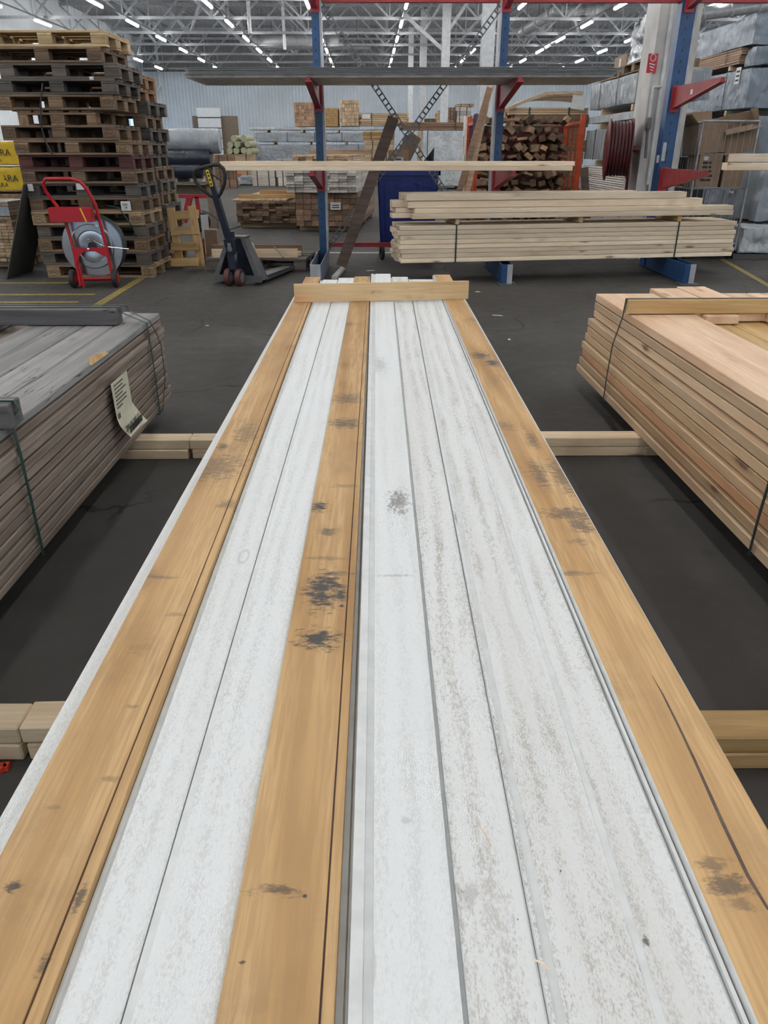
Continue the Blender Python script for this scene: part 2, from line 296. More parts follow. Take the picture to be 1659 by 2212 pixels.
# ------------------------------------------------------------------ mesh helpers
class MB:
    def __init__(s): s.v, s.f, s.mi, s.cur = [], [], [], 0
    def add(s, vs, fs):
        o = len(s.v); s.v += [tuple(p) for p in vs]
        for f in fs: s.f.append(tuple(i + o for i in f)); s.mi.append(s.cur)
        return s
    def hexa(s, p):      # 8 corners: bottom loop then top loop
        return s.add(p, [(3, 2, 1, 0), (4, 5, 6, 7), (0, 1, 5, 4), (1, 2, 6, 5), (2, 3, 7, 6), (3, 0, 4, 7)])
    def box(s, x0, x1, y0, y1, z0, z1, M4=None):
        p = [Vector(q) for q in ((x0, y0, z0), (x1, y0, z0), (x1, y1, z0), (x0, y1, z0), (x0, y0, z1), (x1, y0, z1), (x1, y1, z1), (x0, y1, z1))]
        if M4: p = [M4 @ q for q in p]
        return s.hexa(p)
    def cbox(s, sx, sy, sz, c, M4=None):   # chamfered box about the origin
        V, idx = [], {}
        h = (sx / 2, sy / 2, sz / 2)
        for a in (-1, 1):
            for b in (-1, 1):
                for d in (-1, 1):
                    for ax in range(3):
                        q = [a * (h[0] - c), b * (h[1] - c), d * (h[2] - c)]; q[ax] = (a, b, d)[ax] * h[ax]
                        idx[(a, b, d, ax)] = len(V); V.append(Vector(q))
        Fc = []
        for ax in range(3):
            o1, o2 = [q for q in range(3) if q != ax]
            for sg in (-1, 1):
                loop = []
                for (e, g) in ((-1, -1), (1, -1), (1, 1), (-1, 1)):
                    key = [0, 0, 0]; key[ax] = sg; key[o1] = e; key[o2] = g
                    loop.append(idx[(*key, ax)])
                flip = (sg > 0) == (ax == 1)
                Fc.append(tuple(reversed(loop)) if flip else tuple(loop))
        for ax in range(3):    # edges along ax
            o1, o2 = [q for q in range(3) if q != ax]
            for e in (-1, 1):
                for g in (-1, 1):
                    k0 = [0, 0, 0]; k0[o1] = e; k0[o2] = g
                    k1 = list(k0); k0[ax] = -1; k1[ax] = 1
                    Fc.append((idx[(*k0, o1)], idx[(*k1, o1)], idx[(*k1, o2)], idx[(*k0, o2)]))
        for a in (-1, 1):
            for b in (-1, 1):
                for d in (-1, 1): Fc.append((idx[(a, b, d, 0)], idx[(a, b, d, 1)], idx[(a, b, d, 2)]))
        if M4: V = [M4 @ q for q in V]
        return s.add(V, Fc)
    def prism(s, prof, a0, a1, axis='Y'):   # profile of (p, q) swept along an axis
        n = len(prof)
        def P(p, q, a): return {'Y': (p, a, q), 'X': (a, p, q), 'Z': (p, q, a)}[axis]
        vs = [P(p, q, a0) for p, q in prof] + [P(p, q, a1) for p, q in prof]
        fs = [tuple(range(n)), tuple(range(2 * n - 1, n - 1, -1))] + [(i, i + n, (i + 1) % n + n, (i + 1) % n) for i in range(n)]
        return s.add(vs, fs)
    def tube(s, pts, r, seg=8, closed=False, cap=True):
        pts = [Vector(p) for p in pts]; n = len(pts); rings = []; up = None
        rs = r if isinstance(r, (list, tuple)) else [r] * n
        for i, p in enumerate(pts):
            if closed: d = pts[(i + 1) % n] - pts[i - 1]
            else: d = pts[min(i + 1, n - 1)] - pts[max(i - 1, 0)]
            d.normalize()
            if up is None: up = d.orthogonal().normalized()
            up = (up - d * up.dot(d)).normalized(); w = d.cross(up)
            rings.append([p + (up * math.cos(2 * math.pi * j / seg) + w * math.sin(2 * math.pi * j / seg)) * rs[i] for j in range(seg)])
        vs = [q for rg in rings for q in rg]; fs = []
        for i in range(n if closed else n - 1):
            a, b = i * seg, ((i + 1) % n) * seg
            for j in range(seg): fs.append((a + j, a + (j + 1) % seg, b + (j + 1) % seg, b + j))
        if cap and not closed: fs += [tuple(range(seg - 1, -1, -1)), tuple(range((n - 1) * seg, n * seg))]
        return s.add(vs, fs)
    def bar(s, a, b, w, h=None, up=(0, 0, 1)):   # rectangular bar between two points
        a, b = Vector(a), Vector(b); h = h or w; d = (b - a).normalized(); u = Vector(up)
        if abs(d.dot(u)) > 0.99: u = Vector((0, 1, 0))
        sd = d.cross(u).normalized(); u = sd.cross(d)
        c = [(-1, -1), (1, -1), (1, 1), (-1, 1)]
        return s.hexa([a + sd * (w / 2 * i) + u * (h / 2 * j) for i, j in c] + [b + sd * (w / 2 * i) + u * (h / 2 * j) for i, j in c])
    def lathe(s, prof, center, axis, seg=24):   # profile of (radius, along) turned about an axis
        ax = Vector(axis).normalized(); u = ax.orthogonal().normalized(); w = ax.cross(u); c = Vector(center); n = len(prof)
        vs = [c + ax * a + (u * math.cos(2 * math.pi * j / seg) + w * math.sin(2 * math.pi * j / seg)) * r for (r, a) in prof for j in range(seg)]
        fs = [(i * seg + j, i * seg + (j + 1) % seg, (i + 1) * seg + (j + 1) % seg, (i + 1) * seg + j) for i in range(n - 1) for j in range(seg)]
        if prof[0][0] > 1e-6: fs.append(tuple(range(seg - 1, -1, -1)))
        if prof[-1][0] > 1e-6: fs.append(tuple(range((n - 1) * seg, n * seg)))
        return s.add(vs, fs)
    def mesh(s, name, mats, smooth=False):
        me = bpy.data.meshes.new(name); me.from_pydata(s.v, [], s.f)
        for m in (mats if isinstance(mats, (list, tuple)) else [mats]): me.materials.append(M[m] if isinstance(m, str) else m)
        me.polygons.foreach_set('material_index', s.mi)
        if smooth: me.polygons.foreach_set('use_smooth', [True] * len(me.polygons))
        bm = bmesh.new(); bm.from_mesh(me); bmesh.ops.recalc_face_normals(bm, faces=bm.faces); bm.to_mesh(me); bm.free()
        if smooth: me.set_sharp_from_angle(angle=R(38))
        me.update(); return me

def tag(o, label=None, cat=None, group=None, kind=None):
    if label: o['label'] = label
    if cat: o['category'] = cat
    if group: o['group'] = group
    if kind: o['kind'] = kind
    return o
def link(name, data, parent=None, loc=(0, 0, 0), rot=(0, 0, 0), color=None):
    o = bpy.data.objects.new(name, data); COL.objects.link(o)
    o.location = loc; o.rotation_euler = rot
    if parent is not None: o.parent = parent
    if color: o.color = (*color, 1)
    return o
def thing(name, label, cat, loc=(0, 0, 0), rz=0.0, group=None):
    o = link(name, None, None, loc, (0, 0, rz)); o.empty_display_size = 0.1
    return tag(o, label, cat, group)
def part(name, mb, mat, parent, smooth=False, loc=(0, 0, 0), rot=(0, 0, 0), color=None, label=None):
    o = link(name, mb if isinstance(mb, bpy.types.Mesh) else mb.mesh(name, mat, smooth), parent, loc, rot, color)
    if label: o['label'] = label
    return o
def solo(name, mb, mat, label, cat, loc=(0, 0, 0), rot=(0, 0, 0), group=None, smooth=False, color=None):
    return tag(part(name, mb, mat, None, smooth, loc, rot, color), label, cat, group)
def struct(name, mb, mat, loc=(0, 0, 0), rot=(0, 0, 0), smooth=False):
    return tag(part(name, mb, mat, None, smooth, loc, rot), kind='structure')
_cb = {}
def cbm(name, sx, sy, sz, mat, c=0.003):      # cached chamfered box mesh, long side = local X
    k = (name, round(sx, 4), round(sy, 4), round(sz, 4), mat, c)
    if k not in _cb: _cb[k] = MB().cbox(sx, sy, sz, min(c, min(sx, sy, sz) * 0.3)).mesh(name, mat)
    return _cb[k]
_tx = {}
def text_mesh(body, size):
    if (body, size) not in _tx:
        cu = bpy.data.curves.new('lettering', 'FONT'); cu.body = body; cu.size = size; cu.align_x = 'CENTER'; cu.align_y = 'CENTER'; cu.extrude = 0.0004; cu.resolution_u = 2
        o = bpy.data.objects.new('lettering', cu); _tx[(body, size)] = bpy.data.meshes.new_from_object(o); bpy.data.objects.remove(o)
    return _tx[(body, size)]
def text(body, size, parent, loc, rot, mat='ink', name='lettering', xs=1.0):
    me = text_mesh(body, size).copy(); me.materials.clear(); me.materials.append(M[mat])
    o = link(name, me, parent, loc, rot); o.scale = (xs, 1, 1); o['kind'] = 'stuff'; return o
ORD = ['bottom', 'second', 'third', 'fourth', 'fifth', 'sixth', 'seventh', 'eighth', 'ninth', 'tenth', 'eleventh', 'twelfth', 'thirteenth', 'fourteenth', 'fifteenth', 'sixteenth', 'seventeenth', 'eighteenth']
rnd = random.uniform

# ================================================================== THE HALL
HY = R(0.87); HROT = (0, 0, HY)
XL, XR, YN, YF, ZR = -15.0, 24.0, -24.0, 58.0, 7.8
def hall(p): return Matrix.Rotation(HY, 4, 'Z') @ Vector(p)
def unhall(p): return Matrix.Rotation(-HY, 4, 'Z') @ Vector(p)

floor = struct('floor', MB().box(XL - 0.3, XR + 0.3, YN - 0.3, YF + 0.3, -0.2, 0), 'floor', rot=HROT)
struct('ceiling', MB().box(XL - 0.3, XR + 0.3, YN - 0.3, YF + 0.3, ZR, ZR + 0.25), 'roof', rot=HROT)
wf = MB().box(XL, XR, YF, YF + 0.25, 0, 5.95)
struct('wall_far', wf, 'wall_white', rot=HROT)
struct('wall_far_gable', MB().box(XL, XR, YF + 0.02, YF + 0.25, 5.95, ZR), 'roof', rot=HROT)
GX0, GX1, GZ0, GZ1 = -10.0, 18.0, 0.4, 5.2      # unseen glazed gates added behind the camera to light surfaces facing it
struct('wall_rear', MB().box(XL, GX0, YN - .25, YN, 0, ZR).box(GX1, XR, YN - .25, YN, 0, ZR).box(GX0, GX1, YN - .25, YN, 0, GZ0).box(GX0, GX1, YN - .25, YN, GZ1, ZR), 'wall_white', rot=HROT)
added_gate = struct('window_7', MB().box(GX0, GX1, YN - .2, YN - .08, GZ0, GZ0 + .1).box(GX0, GX1, YN - .2, YN - .08, GZ1 - .1, GZ1), 'pipe', rot=HROT)
for j in range(14):
    part('pane', MB().box(GX0 + 2 * j + .05, GX0 + 2 * j + 1.95, YN - .15, YN - .13, GZ0 + .1, GZ1 - .1), 'pane', added_gate)
    part('mullion', MB().box(GX0 + 2 * j - .05, GX0 + 2 * j + .05, YN - .18, YN - .1, GZ0, GZ1), 'pipe', added_gate)

def wall_with_windows(name, x0, x1, wins, n0):
    mb = MB(); y = YN
    for (a, b, z0, z1) in wins:
        mb.box(x0, x1, y, a, 0, ZR); mb.box(x0, x1, a, b, 0, z0); mb.box(x0, x1, a, b, z1, ZR); y = b
    mb.box(x0, x1, y, YF, 0, ZR)
    struct(name, mb, 'wall_side', rot=HROT)
    for i, (a, b, z0, z1) in enumerate(wins):
        xm = (x0 + x1) / 2
        w = struct('window_%d' % (n0 + i), MB().box(xm - .06, xm + .06, a, b, z0, z0 + .08).box(xm - .06, xm + .06, a, b, z1 - .08, z1)
                   .box(xm - .06, xm + .06, a, a + .08, z0, z1).box(xm - .06, xm + .06, b - .08, b, z0, z1), 'pipe', rot=HROT)
        n = max(2, int((b - a) / 1.1)); st = (b - a) / n
        for j in range(n):
            part('pane', MB().box(xm - .01, xm + .01, a + j * st + .03, a + (j + 1) * st - .03, z0 + .06, z1 - .06), 'pane', w)
            if j: part('mullion', MB().box(xm - .04, xm + .04, a + j * st - .03, a + j * st + .03, z0, z1), 'pipe', w)
wall_with_windows('wall_left', XL - 0.25, XL, [(22.0, 26.5, 2.0, 3.2), (28.6, 33.4, 1.9, 3.1), (52.6, 57.2, 2.1, 3.35)], 1)
wall_with_windows('wall_right', XR, XR + 0.25, [(8.0, 22.0, 5.6, 7.4), (26.0, 40.0, 5.6, 7.4), (44.0, 57.4, 5.4, 7.5)], 4)

# painted lines on the floor
def floor_line(p, q, w, mat, name):
    p, q = Vector((p[0], p[1], 0)), Vector((q[0], q[1], 0)); d = (q - p).normalized(); s = Vector((-d.y, d.x, 0)) * w / 2
    z = Vector((0, 0, 0.002))
    o = part(name, MB().hexa([p - s, q - s, q + s, p + s, p - s + z, q - s + z, q + s + z, p + s + z]), mat, floor)
    o.matrix_parent_inverse = floor.matrix_basis.inverted()
for (y0, xa, xb) in ((612, -60, 148), (637, -60, 205), (653.5, -60, 168)):
    floor_line(at(xa, y0, z=0), at(xb, y0 - 1, z=0), 0.075, 'line', 'line_marking')
floor_line(at(196, 668, z=0), at(330, 586, z=0), 0.09, 'line', 'line_marking')
floor_line(at(1560, 560, z=0), at(1700, 640, z=0), 0.07, 'line', 'line_marking')
floor_line(at(560, 546, z=0), at(845, 546, z=0), 0.12, 'white_line', 'line_marking')

# ------------------------------------------------------------------ roof steel
def truss(y, k):
    t = thing('roof_truss', 'light grey steel lattice truss spanning the hall, %s counted from the far wall' % (['first'] + ORD[1:])[6 - k], 'truss', hall((0, y, 6.0)), HY, 'roof trusses across the hall')
    part('bottom_chord', MB().box(XL, XR, -.05, .05, -.05, .05), 'truss', t)
    part('top_chord', MB().box(XL, XR, -.06, .06, 1.60, 1.74), 'truss', t)
    n = 22; st = (XR - XL) / n
    for i in range(n):
        x0 = XL + i * st
        a, b = ((x0, 0, 0), (x0 + st, 0, 1.62)) if i % 2 else ((x0, 0, 1.62), (x0 + st, 0, 0))
        part('web_bar', MB().bar(a, b, 0.07), 'truss', t)
        if i % 2: part('web_bar', MB().bar((x0, 0, 0), (x0, 0, 1.62), 0.045), 'truss', t)
for k in range(7): truss(31.2 + 4.2 * k, k)
for x in (-12, -7.2, -3.6, 3.2, 7.0, 10.4, 16, 20):
    solo('roof_purlin', MB().box(x - .06, x + .06, 26, YF, 7.62, 7.78), 'truss', 'grey steel purlin running lengthwise under the roof deck', 'beam', rot=HROT, group='purlins under the roof')
# knee braces between the trusses
for (x, y, s) in ((-10.5, 44, 1), (-8.0, 40, -1), (-4.0, 48, 1), (2.6, 40, -1), (6.3, 44, 1), (9.8, 40, 1), (13.0, 48, -1), (-12.6, 48, -1)):
    solo('roof_brace', MB().bar((x, y, 6.0), (x + s * 1.7, y, 7.7), 0.14, 0.14).bar((x, y, 6.0), (x - s * 1.2, y - 1.5, 7.7), 0.09, 0.09), 'truss', 'grey diagonal brace rising to the roof deck', 'brace', rot=HROT, group='diagonal braces in the roof')

def column_at(px, py, Y, w, label):
    p = at(px, py, Y=Y)
    t = thing('roof_column', label, 'column', (p.x, Y, 0), HY)
    part('shaft', MB().prism([(w / 2 * a, w / 2 * b) for a, b in ((-1, -1), (1, -1), (1, -.7), (.12, -.7), (.12, .7), (1, .7), (1, 1), (-1, 1), (-1, .7), (-.12, .7), (-.12, -.7), (-1, -.7))], 0, 7.5, 'Z'), 'pipe', t)
    part('base_plate', MB().box(-w * .8, w * .8, -w * .8, w * .8, 0, .03), 'truss', t)
    return t
t = column_at(960, 200, 33.0, 0.30, 'slim white steel column behind the crossing brace strips')
part('knee_brace', MB().bar((0, 0, 5.2), (1.7, 0, 7.4), 0.12), 'pipe', t)
part('knee_brace', MB().bar((0, 0, 4.6), (-1.6, 0, 2.6 + 3.2), 0.12), 'pipe', t)
column_at(1052, 120, 24.0, 0.34, 'thick white steel column just left of the middle blue upright')
column_at(912, 240, 44.0, 0.34, 'farthest slim white column, rising between crossing brace strips')
column_at(886, 240, 50.0, 0.30, 'thin grey-white column against the far wall by the brace crossing')
# downpipe in the far corner
p = unhall(at(376, 230, Y=57.2))
solo('downpipe', MB().tube([(XL + .7, 57.5, 0), (XL + .7, 57.5, 4.6), (XL + 1.15, 57.5, 5.1), (XL + 1.15, 57.5, 7.5)], 0.11, 8), 'pipe', 'pale downpipe in the far corner beside the pallet stacks', 'pipe', rot=HROT, smooth=True)
# ducts
def duct(pts, r, label):
    t = thing('air_duct', label, 'duct'); base = Vector(pts[0])
    t.location = base
    q = [Vector(p) - base for p in pts]
    part('pipe_run', MB().tube(q, r, 14), 'duct', t, True)
    for i in range(len(q) - 1):
        for s in (0.12, 0.5, 0.88):
            c = q[i].lerp(q[i + 1], s); d = (q[i + 1] - q[i]).normalized()
            part('joint_ring', MB().tube([c - d * .05, c + d * .05], r + .03, 14), 'truss', t, True)
            part('hanger', MB().bar(c + Vector((0, 0, r)), (c.x, c.y, 7.7 - base.z), 0.03), 'cable_tray', t)
duct([at(545, 88, Y=45), at(732, 86, Y=45)], 0.30, 'long round grey air duct above the left brace bay')
duct([at(1128, 70, Y=38), at(1200, 24, Y=36), at(1300, 22, Y=36)], 0.22, 'bent pale air duct right of the middle blue upright')
duct([at(560, 101, Y=47), at(800, 104, Y=47)], 0.12, 'thin pale duct below the long round grey duct')
duct([at(1180, 100, Y=44), at(1290, 30, Y=40)], 0.12, 'slim straight pipe slanting below the strip lights, near the concrete column')
duct([at(1500, 32, Y=30), at(1659, 10, Y=30)], 0.20, 'grey pipe under the roof above the wrapped stacks')
for (px, Y, z0, z1) in ((538, 33, 5.2, 7.8), (455, 31, 5.9, 7.8), (612, 40, 5.4, 7.7)):
    p = at(px, 40, Y=Y); solo('pipe_drop', MB().tube([(0, 0, z0), (0, 0, z1)], 0.07, 8), 'pipe', {538: 'pale vertical pipe dropping from the roof, longest of three', 455: 'short pale vertical pipe beside a strip light, high up', 612: 'thin vertical pipe ending at the round grey duct'}[px], 'pipe', (p.x, Y, 0), smooth=True)

# ------------------------------------------------------------------ strip lights
ROWS = (-12.7, -9.2, -5.4, -2.0, 1.4, 5.4, 8.8, 12.0, 15.6, 19.4)
hm = MB().prism([(-.05, .03), (.05, .03), (.035, .085), (-.035, .085)], -.78, .78).mesh('housing', 'pipe')
dm = MB().tube([(0, -.75, 0), (0, .75, 0)], .055, 10).mesh('diffuser', 'lamp', True)
wm = MB().bar((0, 0, .08), (0, 0, 1.9), .008).mesh('wire', 'cable_tray')
for x in ROWS:
    for k in range(-13, 5):  # rows run on unseen behind the camera, extended to light camera-facing surfaces
        y = 34.9 + 4.5 * k
        if y < 12 and x > 13: continue
        t = thing('ceiling_light', 'slim lit strip light hanging in rows below the roof trusses', 'light', hall((x, y, 5.75)), HY, 'strip lights in rows')
        link('housing', hm, t); link('diffuser', dm, t)
        for e in (-.5, .5): link('wire', wm, t, (0, e, 0))
    solo('light_rail', MB().box(x - .02, x + .02, 20, 56, 5.86, 5.90), 'cable_tray', 'thin dark cable rail running along a row of strip lights', 'rail', rot=HROT, group='cable rails above the strip lights')

# ================================================================== THE WHITE BOARD STACK
ZT = 0.46
YA, YB = 0.22, 5.46
NEAR_Y, FAR_Y = at(829, 2212, z=ZT).y, at(829, 656, z=ZT).y
def bx(px_near, px_far, z=None):     # side position of an edge at the two reference distances -> at board ends
    a, b = at(px_near, 2212, z=ZT if z is None else z), at(px_far, 656, z=ZT if z is None else z)
    s = (b.x - a.x) / (b.y - a.y)
    return lambda y: a.x + s * (y - a.y)
def profile_board(name, label, cat, ln, rn, lf, rf, prof, mats, far, th=0.021, near=YA, ztop=ZT, group='loose boards on the white stack', slope=0.0):
    """prof: list of (t across, height, material of the strip that follows)"""
    l, r = bx(ln, lf), bx(rn, rf); mb = MB(); n = len(prof)
    for i in range(n - 1):
        (t0, h0, m0), (t1, h1, _) = prof[i], prof[i + 1]
        mb.cur = m0
        ys = (near, far); P = []
        for y, dz in ((near, 0), (far, slope)):
            xl, xr = l(y), r(y)
            P.append([(xl + (xr - xl) * t, y, z) for t, z in ((t0, ztop - th), (t1, ztop - th), (t1, ztop + h1 + dz), (t0, ztop + h0 + dz))])
        a, b = P
        vs = a + b
        fs = [(3, 2, 6, 7), (0, 4, 5, 1), (0, 1, 2, 3), (7, 6, 5, 4)]
        if i == 0: fs.append((0, 3, 7, 4))
        if i == n - 2: fs.append((1, 5, 6, 2))
        mb.add(vs, fs)
    o = solo(name, mb, mats, label, cat, group=group)
    return o
G = 0.004
def yl(groove, ledge=None):     # aged board lying face down: flat back with a milled line near its edge
    p = [(0, 0.006, 0), (groove - .02, 0.006, 0), (groove - .018, 0.003, 1), (groove, 0.003, 0), (groove + .004, 0.006, 0), (1, 0.006, 0)]
    return p
profile_board('cladding_board', 'yellow unpainted board along the left edge of the white stack', 'board', -185, 91, 631, 671, yl(.88), ['yellow_left', 'plank_brown'], at(700, 600, z=ZT).y)
profile_board('cladding_board', 'white rough-sawn board right beside the left yellow board', 'board', 93, 257, 673, 714, [(0, -.007, 1), (.15, -.007, 1), (.16, 0, 0), (.97, 0, 0), (1, -.002, 0)], ['white_mid', 'white_smooth'], at(700, 604, z=ZT).y)
profile_board('cladding_board', 'white rough-sawn board tight against the middle yellow board', 'board', 261, 466, 715.3, 755, [(0, -.002, 1), (.10, -.001, 0), (.97, 0, 0), (1, -.001, 0)], ['white_mid', 'white_smooth'], at(700, 600, z=ZT).y)
profile_board('cladding_board', 'yellow unpainted board with black smudges down the middle of the stack', 'board', 468, 721, 756, 797, yl(.89), ['yellow_mid', 'plank_brown'], at(700, 599, z=ZT).y)
profile_board('cladding_board', 'cleanest white board, right of the open gap in the stack', 'board', 751.5, 1001, 800, 849.5, [(0, .002, 1), (.12, .002, 1), (.125, -.002, 1), (.215, -.002, 1), (.22, .002, 0), (1, .002, 0)], ['white_clean', 'white_smooth'], at(820, 592, z=ZT).y)
profile_board('cladding_board', 'dirty white board, second to the right of the open gap', 'board', 1001.5, 1187, 850, 892, [(0, -.010, 1), (.065, -.010, 1), (.07, -.003, 0), (.97, -.003, 0), (1, -.005, 0)], ['white_dirty', 'white_smooth'], at(860, 597, z=ZT).y)
profile_board('cladding_board', 'widest of the dirty white boards, its smooth strip along one side', 'board', 1188.5, 1420, 893, 939, [(0, -.004, 1), (.01, .001, 0), (.055, .001, 1), (.06, -.003, 1), (.15, -.003, 1), (.16, -.001, 0), (1, -.001, 0)], ['white_dirty', 'white_smooth'], at(920, 603, z=ZT).y)
profile_board('cladding_board', 'flaking white board beside the right yellow board', 'board', 1421, 1607, 939.6, 959, [(0, -.002, 1), (.11, -.002, 1), (.12, -.001, 0), (.93, -.001, 0), (.935, -.008, 1), (1, -.008, 1)], ['white_dirty', 'white_smooth'], at(960, 603, z=ZT).y)
profile_board('cladding_board', 'yellow unpainted board along the right edge of the white stack', 'board', 1608, 1891, 959.5, 1006, [(0, .001, 1), (.035, .001, 1), (.04, -.004, 2), (.06, -.004, 1), (.08, .004, 1), (.09, .006, 0), (.62, .006, 0), (1, .006, 0)], ['yellow_right', 'white_smooth', 'plank_brown'], at(960, 595, z=ZT).y)
yr = [o for o in bpy.data.objects if o.name.startswith('cladding_board')][-1]
yr = max((o for o in bpy.data.objects if o.name.startswith('cladding_board')), key=lambda o: o.data.vertices[0].co.x)
cz_ = ZT + .0064
ck = MB(); cp_ = [(1408, 1458, .2), (1432, 1500, 2.2), (1462, 1560, 3.0), (1500, 1640, 3.6), (1560, 1775, 4.2), (1615, 1890, 4.0), (1660, 1965, 3.0)]
for (xa_, ya_, wa_), (xb_, yb_, wb_) in zip(cp_, cp_[1:]):
    p_, q_ = at(xa_, ya_, z=cz_), at(xb_, yb_, z=cz_); k1, k2 = Vector((wa_ * .0006, 0, 0)), Vector((wb_ * .0006, 0, 0)); dz_ = Vector((0, 0, -.0012))
    ck.hexa([p_ - k1 + dz_, p_ + k1 + dz_, q_ + k2 + dz_, q_ - k2 + dz_, p_ - k1, p_ + k1, q_ + k2, q_ - k2])
part('drying_crack', ck, 'plank_brown', yr)

# the layers below
st = thing('painted_board_stack', 'stack of white painted boards under the loose top boards', 'board stack', (0, 0, 0.096))
li, ri = bx(-252, 626, ZT - .0215), bx(1898, 1011, ZT - .0215)
lay = 0.0215; nl = int((ZT - 0.0215 - 0.096) / lay)
lay = (ZT - 0.0215 - 0.096) / nl
for i in range(nl):
    z0, z1 = i * lay + 0.0007, (i + 1) * lay - 0.0007
    top = i == nl - 1
    for sgn, e in ((-1, li), (1, ri)):
        j0 = 0 if top else rnd(-.006, .006); e0, e1 = e(YA) - sgn * (.0 if top else .006 + j0), e(YB - .1) - sgn * (.0 if top else .006 + j0)
        w = -sgn * 0.14
        mb = MB()
        y0, y1 = YA + rnd(0, .03), YB - .06 - rnd(0, .08)
        if sgn < 0 and top: mb.cur = 1
        mb.hexa([(e0, y0, z0), (e0 + w, y0, z0), (e1 + w, y1, z0), (e1, y1, z0), (e0, y0, z1), (e0 + w, y0, z1), (e1 + w, y1, z1), (e1, y1, z1)])
        part('board', mb, ['white_smooth', 'white_mid'], st)
part('inner_board', MB().hexa([(li(YA) + .16, YA + .04, .001), (ri(YA) - .16, YA + .04, .001), (ri(YB) - .16, YB - .2, .001), (li(YB) + .16, YB - .2, .001),
                             (li(YA) + .16, YA + .04, nl * lay - .001), (ri(YA) - .16, YA + .04, nl * lay - .001), (ri(YB) - .16, YB - .2, nl * lay - .001), (li(YB) + .16, YB - .2, nl * lay - .001)]), 'white_smooth', st)
# cross batten standing on edge at the far end
a, b = at(636, 656, z=ZT), at(1011, 648, z=ZT)
L = (b - a).length
solo('cross_batten', MB().cbox(L, 0.022, 0.108, 0.002), 'batten', 'thin pale batten standing on edge across the far end of the white boards', 'batten', ((a.x + b.x) / 2, (a.y + b.y) / 2 + .01, ZT + .006 + .054), (0, 0, math.atan2(b.y - a.y, b.x - a.x)))

# ================================================================== FLOOR BEARERS
def bearer(label, x0, x1, Y, w, mat, rz=0.0, pieces=2, h=0.048):
    t = thing('floor_bearer', label, 'timber', ((x0 + x1) / 2, Y + w / 2, 0), rz, 'bearers on the floor under the stacks')
    for i in range(pieces):
        part('timber', cbm('timber', x1 - x0, w * (1 - .04 * i), h - .001, mat, .004), None, t, loc=(rnd(-.008, .008), rnd(-.004, .004), h * (i + .5)))
y1 = at(400, 993, z=0).y
bearer('pale double bearer under the weathered pack, far end of the aisle', -2.15, at(411, 993, z=0).x, y1, .095, 'stack_timber')
bearer('pale double bearer reaching under the white stack from the left aisle', at(414, 992, z=0).x, 0.05, y1 + .01, .095, 'stack_timber', R(.6))
bearer('pale double bearer between the white stack and the pine pack', 0.10, 2.2, at(1300, 986, z=0).y, .095, 'stack_timber', R(.2))
y2 = at(30, 1642, z=0).y
bearer('short bearer end poking out from the left frame edge', -1.4, at(58, 1642, z=0).x, y2, .095, 'stack_timber')
bearer('bearer with a knotty top beside the left white edge, near end', at(66, 1635, z=0).x, -0.1, y2 + .012, .10, 'stack_timber', R(1.5))
bearer('golden double bearer right of the white stack, near end', 0.1, 1.7, at(1600, 1663, z=0).y, .10, 'bearer_yellow')

# ================================================================== STRAPPED PACKS IN THE FOREGROUND
def strap_loop(parent, y, x0, x1, z0, z1, w=0.016, mat='strap', name='strap', rise=0.0, only=None):
    e = .004; mb = MB()
    t = .0018
    if only is None or 'r' in only: mb.box(x1 + e, x1 + e + t, y - w / 2, y + w / 2, z0 - e, z1 + rise + e)
    if only is None or 'l' in only: mb.box(x0 - e - t, x0 - e, y - w / 2, y + w / 2, z0 - e, z1 + rise + e)
    mb.box(x0 - e, x1 + e, y - w / 2, y + w / 2, z1 + rise + e, z1 + rise + e + t)
    mb.box(x0 - e, x1 + e, y - w / 2, y + w / 2, z0 - e - t, z0 - e)
    return part(name, mb, mat, parent)

# ---- weathered pack on the left
xr = at(372, 858, z=0.096).x; yf = at(372, 858, z=0.096).y
ztop = H - (H - at(361, 674, Y=yf).z)
PW, PL = 1.12, 3.35
lp = thing('timber_pack', 'weathered grey strapped timber pack left of the white stack', 'timber pack', (xr - PW / 2, yf - PL / 2, 0.096))
NL = 13; lh = (ztop - 0.096) / NL
bwid = PW / 8
for j in range(NL):
    for i in range(8):
        top = j == NL - 1
        if not top and i != 7 and not (j == NL - 2 and i in (3, 4)): continue
        if top and i == 3: continue                     # one board is missing from the top layer
        if top and i == 4:
            pass
        x = -PW / 2 + (i + .5) * bwid
        L = PL - rnd(0, .03); mat = 'grey_top' if top else 'grey_side'
        part('board', cbm('board', round(PL, 2), bwid - (.007 if top else .004), lh - .0055, mat, .004), None, lp, loc=(x + (rnd(-.006, .006) if i == 7 else 0), rnd(-.02, .02), (j + .5) * lh), rot=(0, 0, R(90) + rnd(-.0012, .0012)),
             color=None if not top else (rnd(.86, 1.1),) * 3)
part('inner_board', MB().box(-PW / 2 + .01, PW / 2 - bwid - .004, -PL / 2 + .04, PL / 2 - .04, .001, (NL - 1) * lh - .003), 'grey_side', lp)
hgt = NL * lh
def on_pack(px, py, z): q = at(px, py, z=z); return q - Vector(lp.location)
q = on_pack(318, 702, ztop)
part('batten', cbm('batten', PW - .08, .09, .075, 'grey_batten', .004), None, lp, loc=(-.08 + .0, q.y + .03, hgt + .038), label='dark grey batten across the far end of the pack')
by1 = q.y + .03
q2 = on_pack(30, 925, ztop)
part('batten', cbm('batten', PW - .02, .09, .075, 'grey_batten', .004), None, lp, loc=(q2.x - (PW - .02) / 2, q2.y + .03, hgt + .038), label='dark grey batten across the near end of the pack')
by2 = q2.y + .03
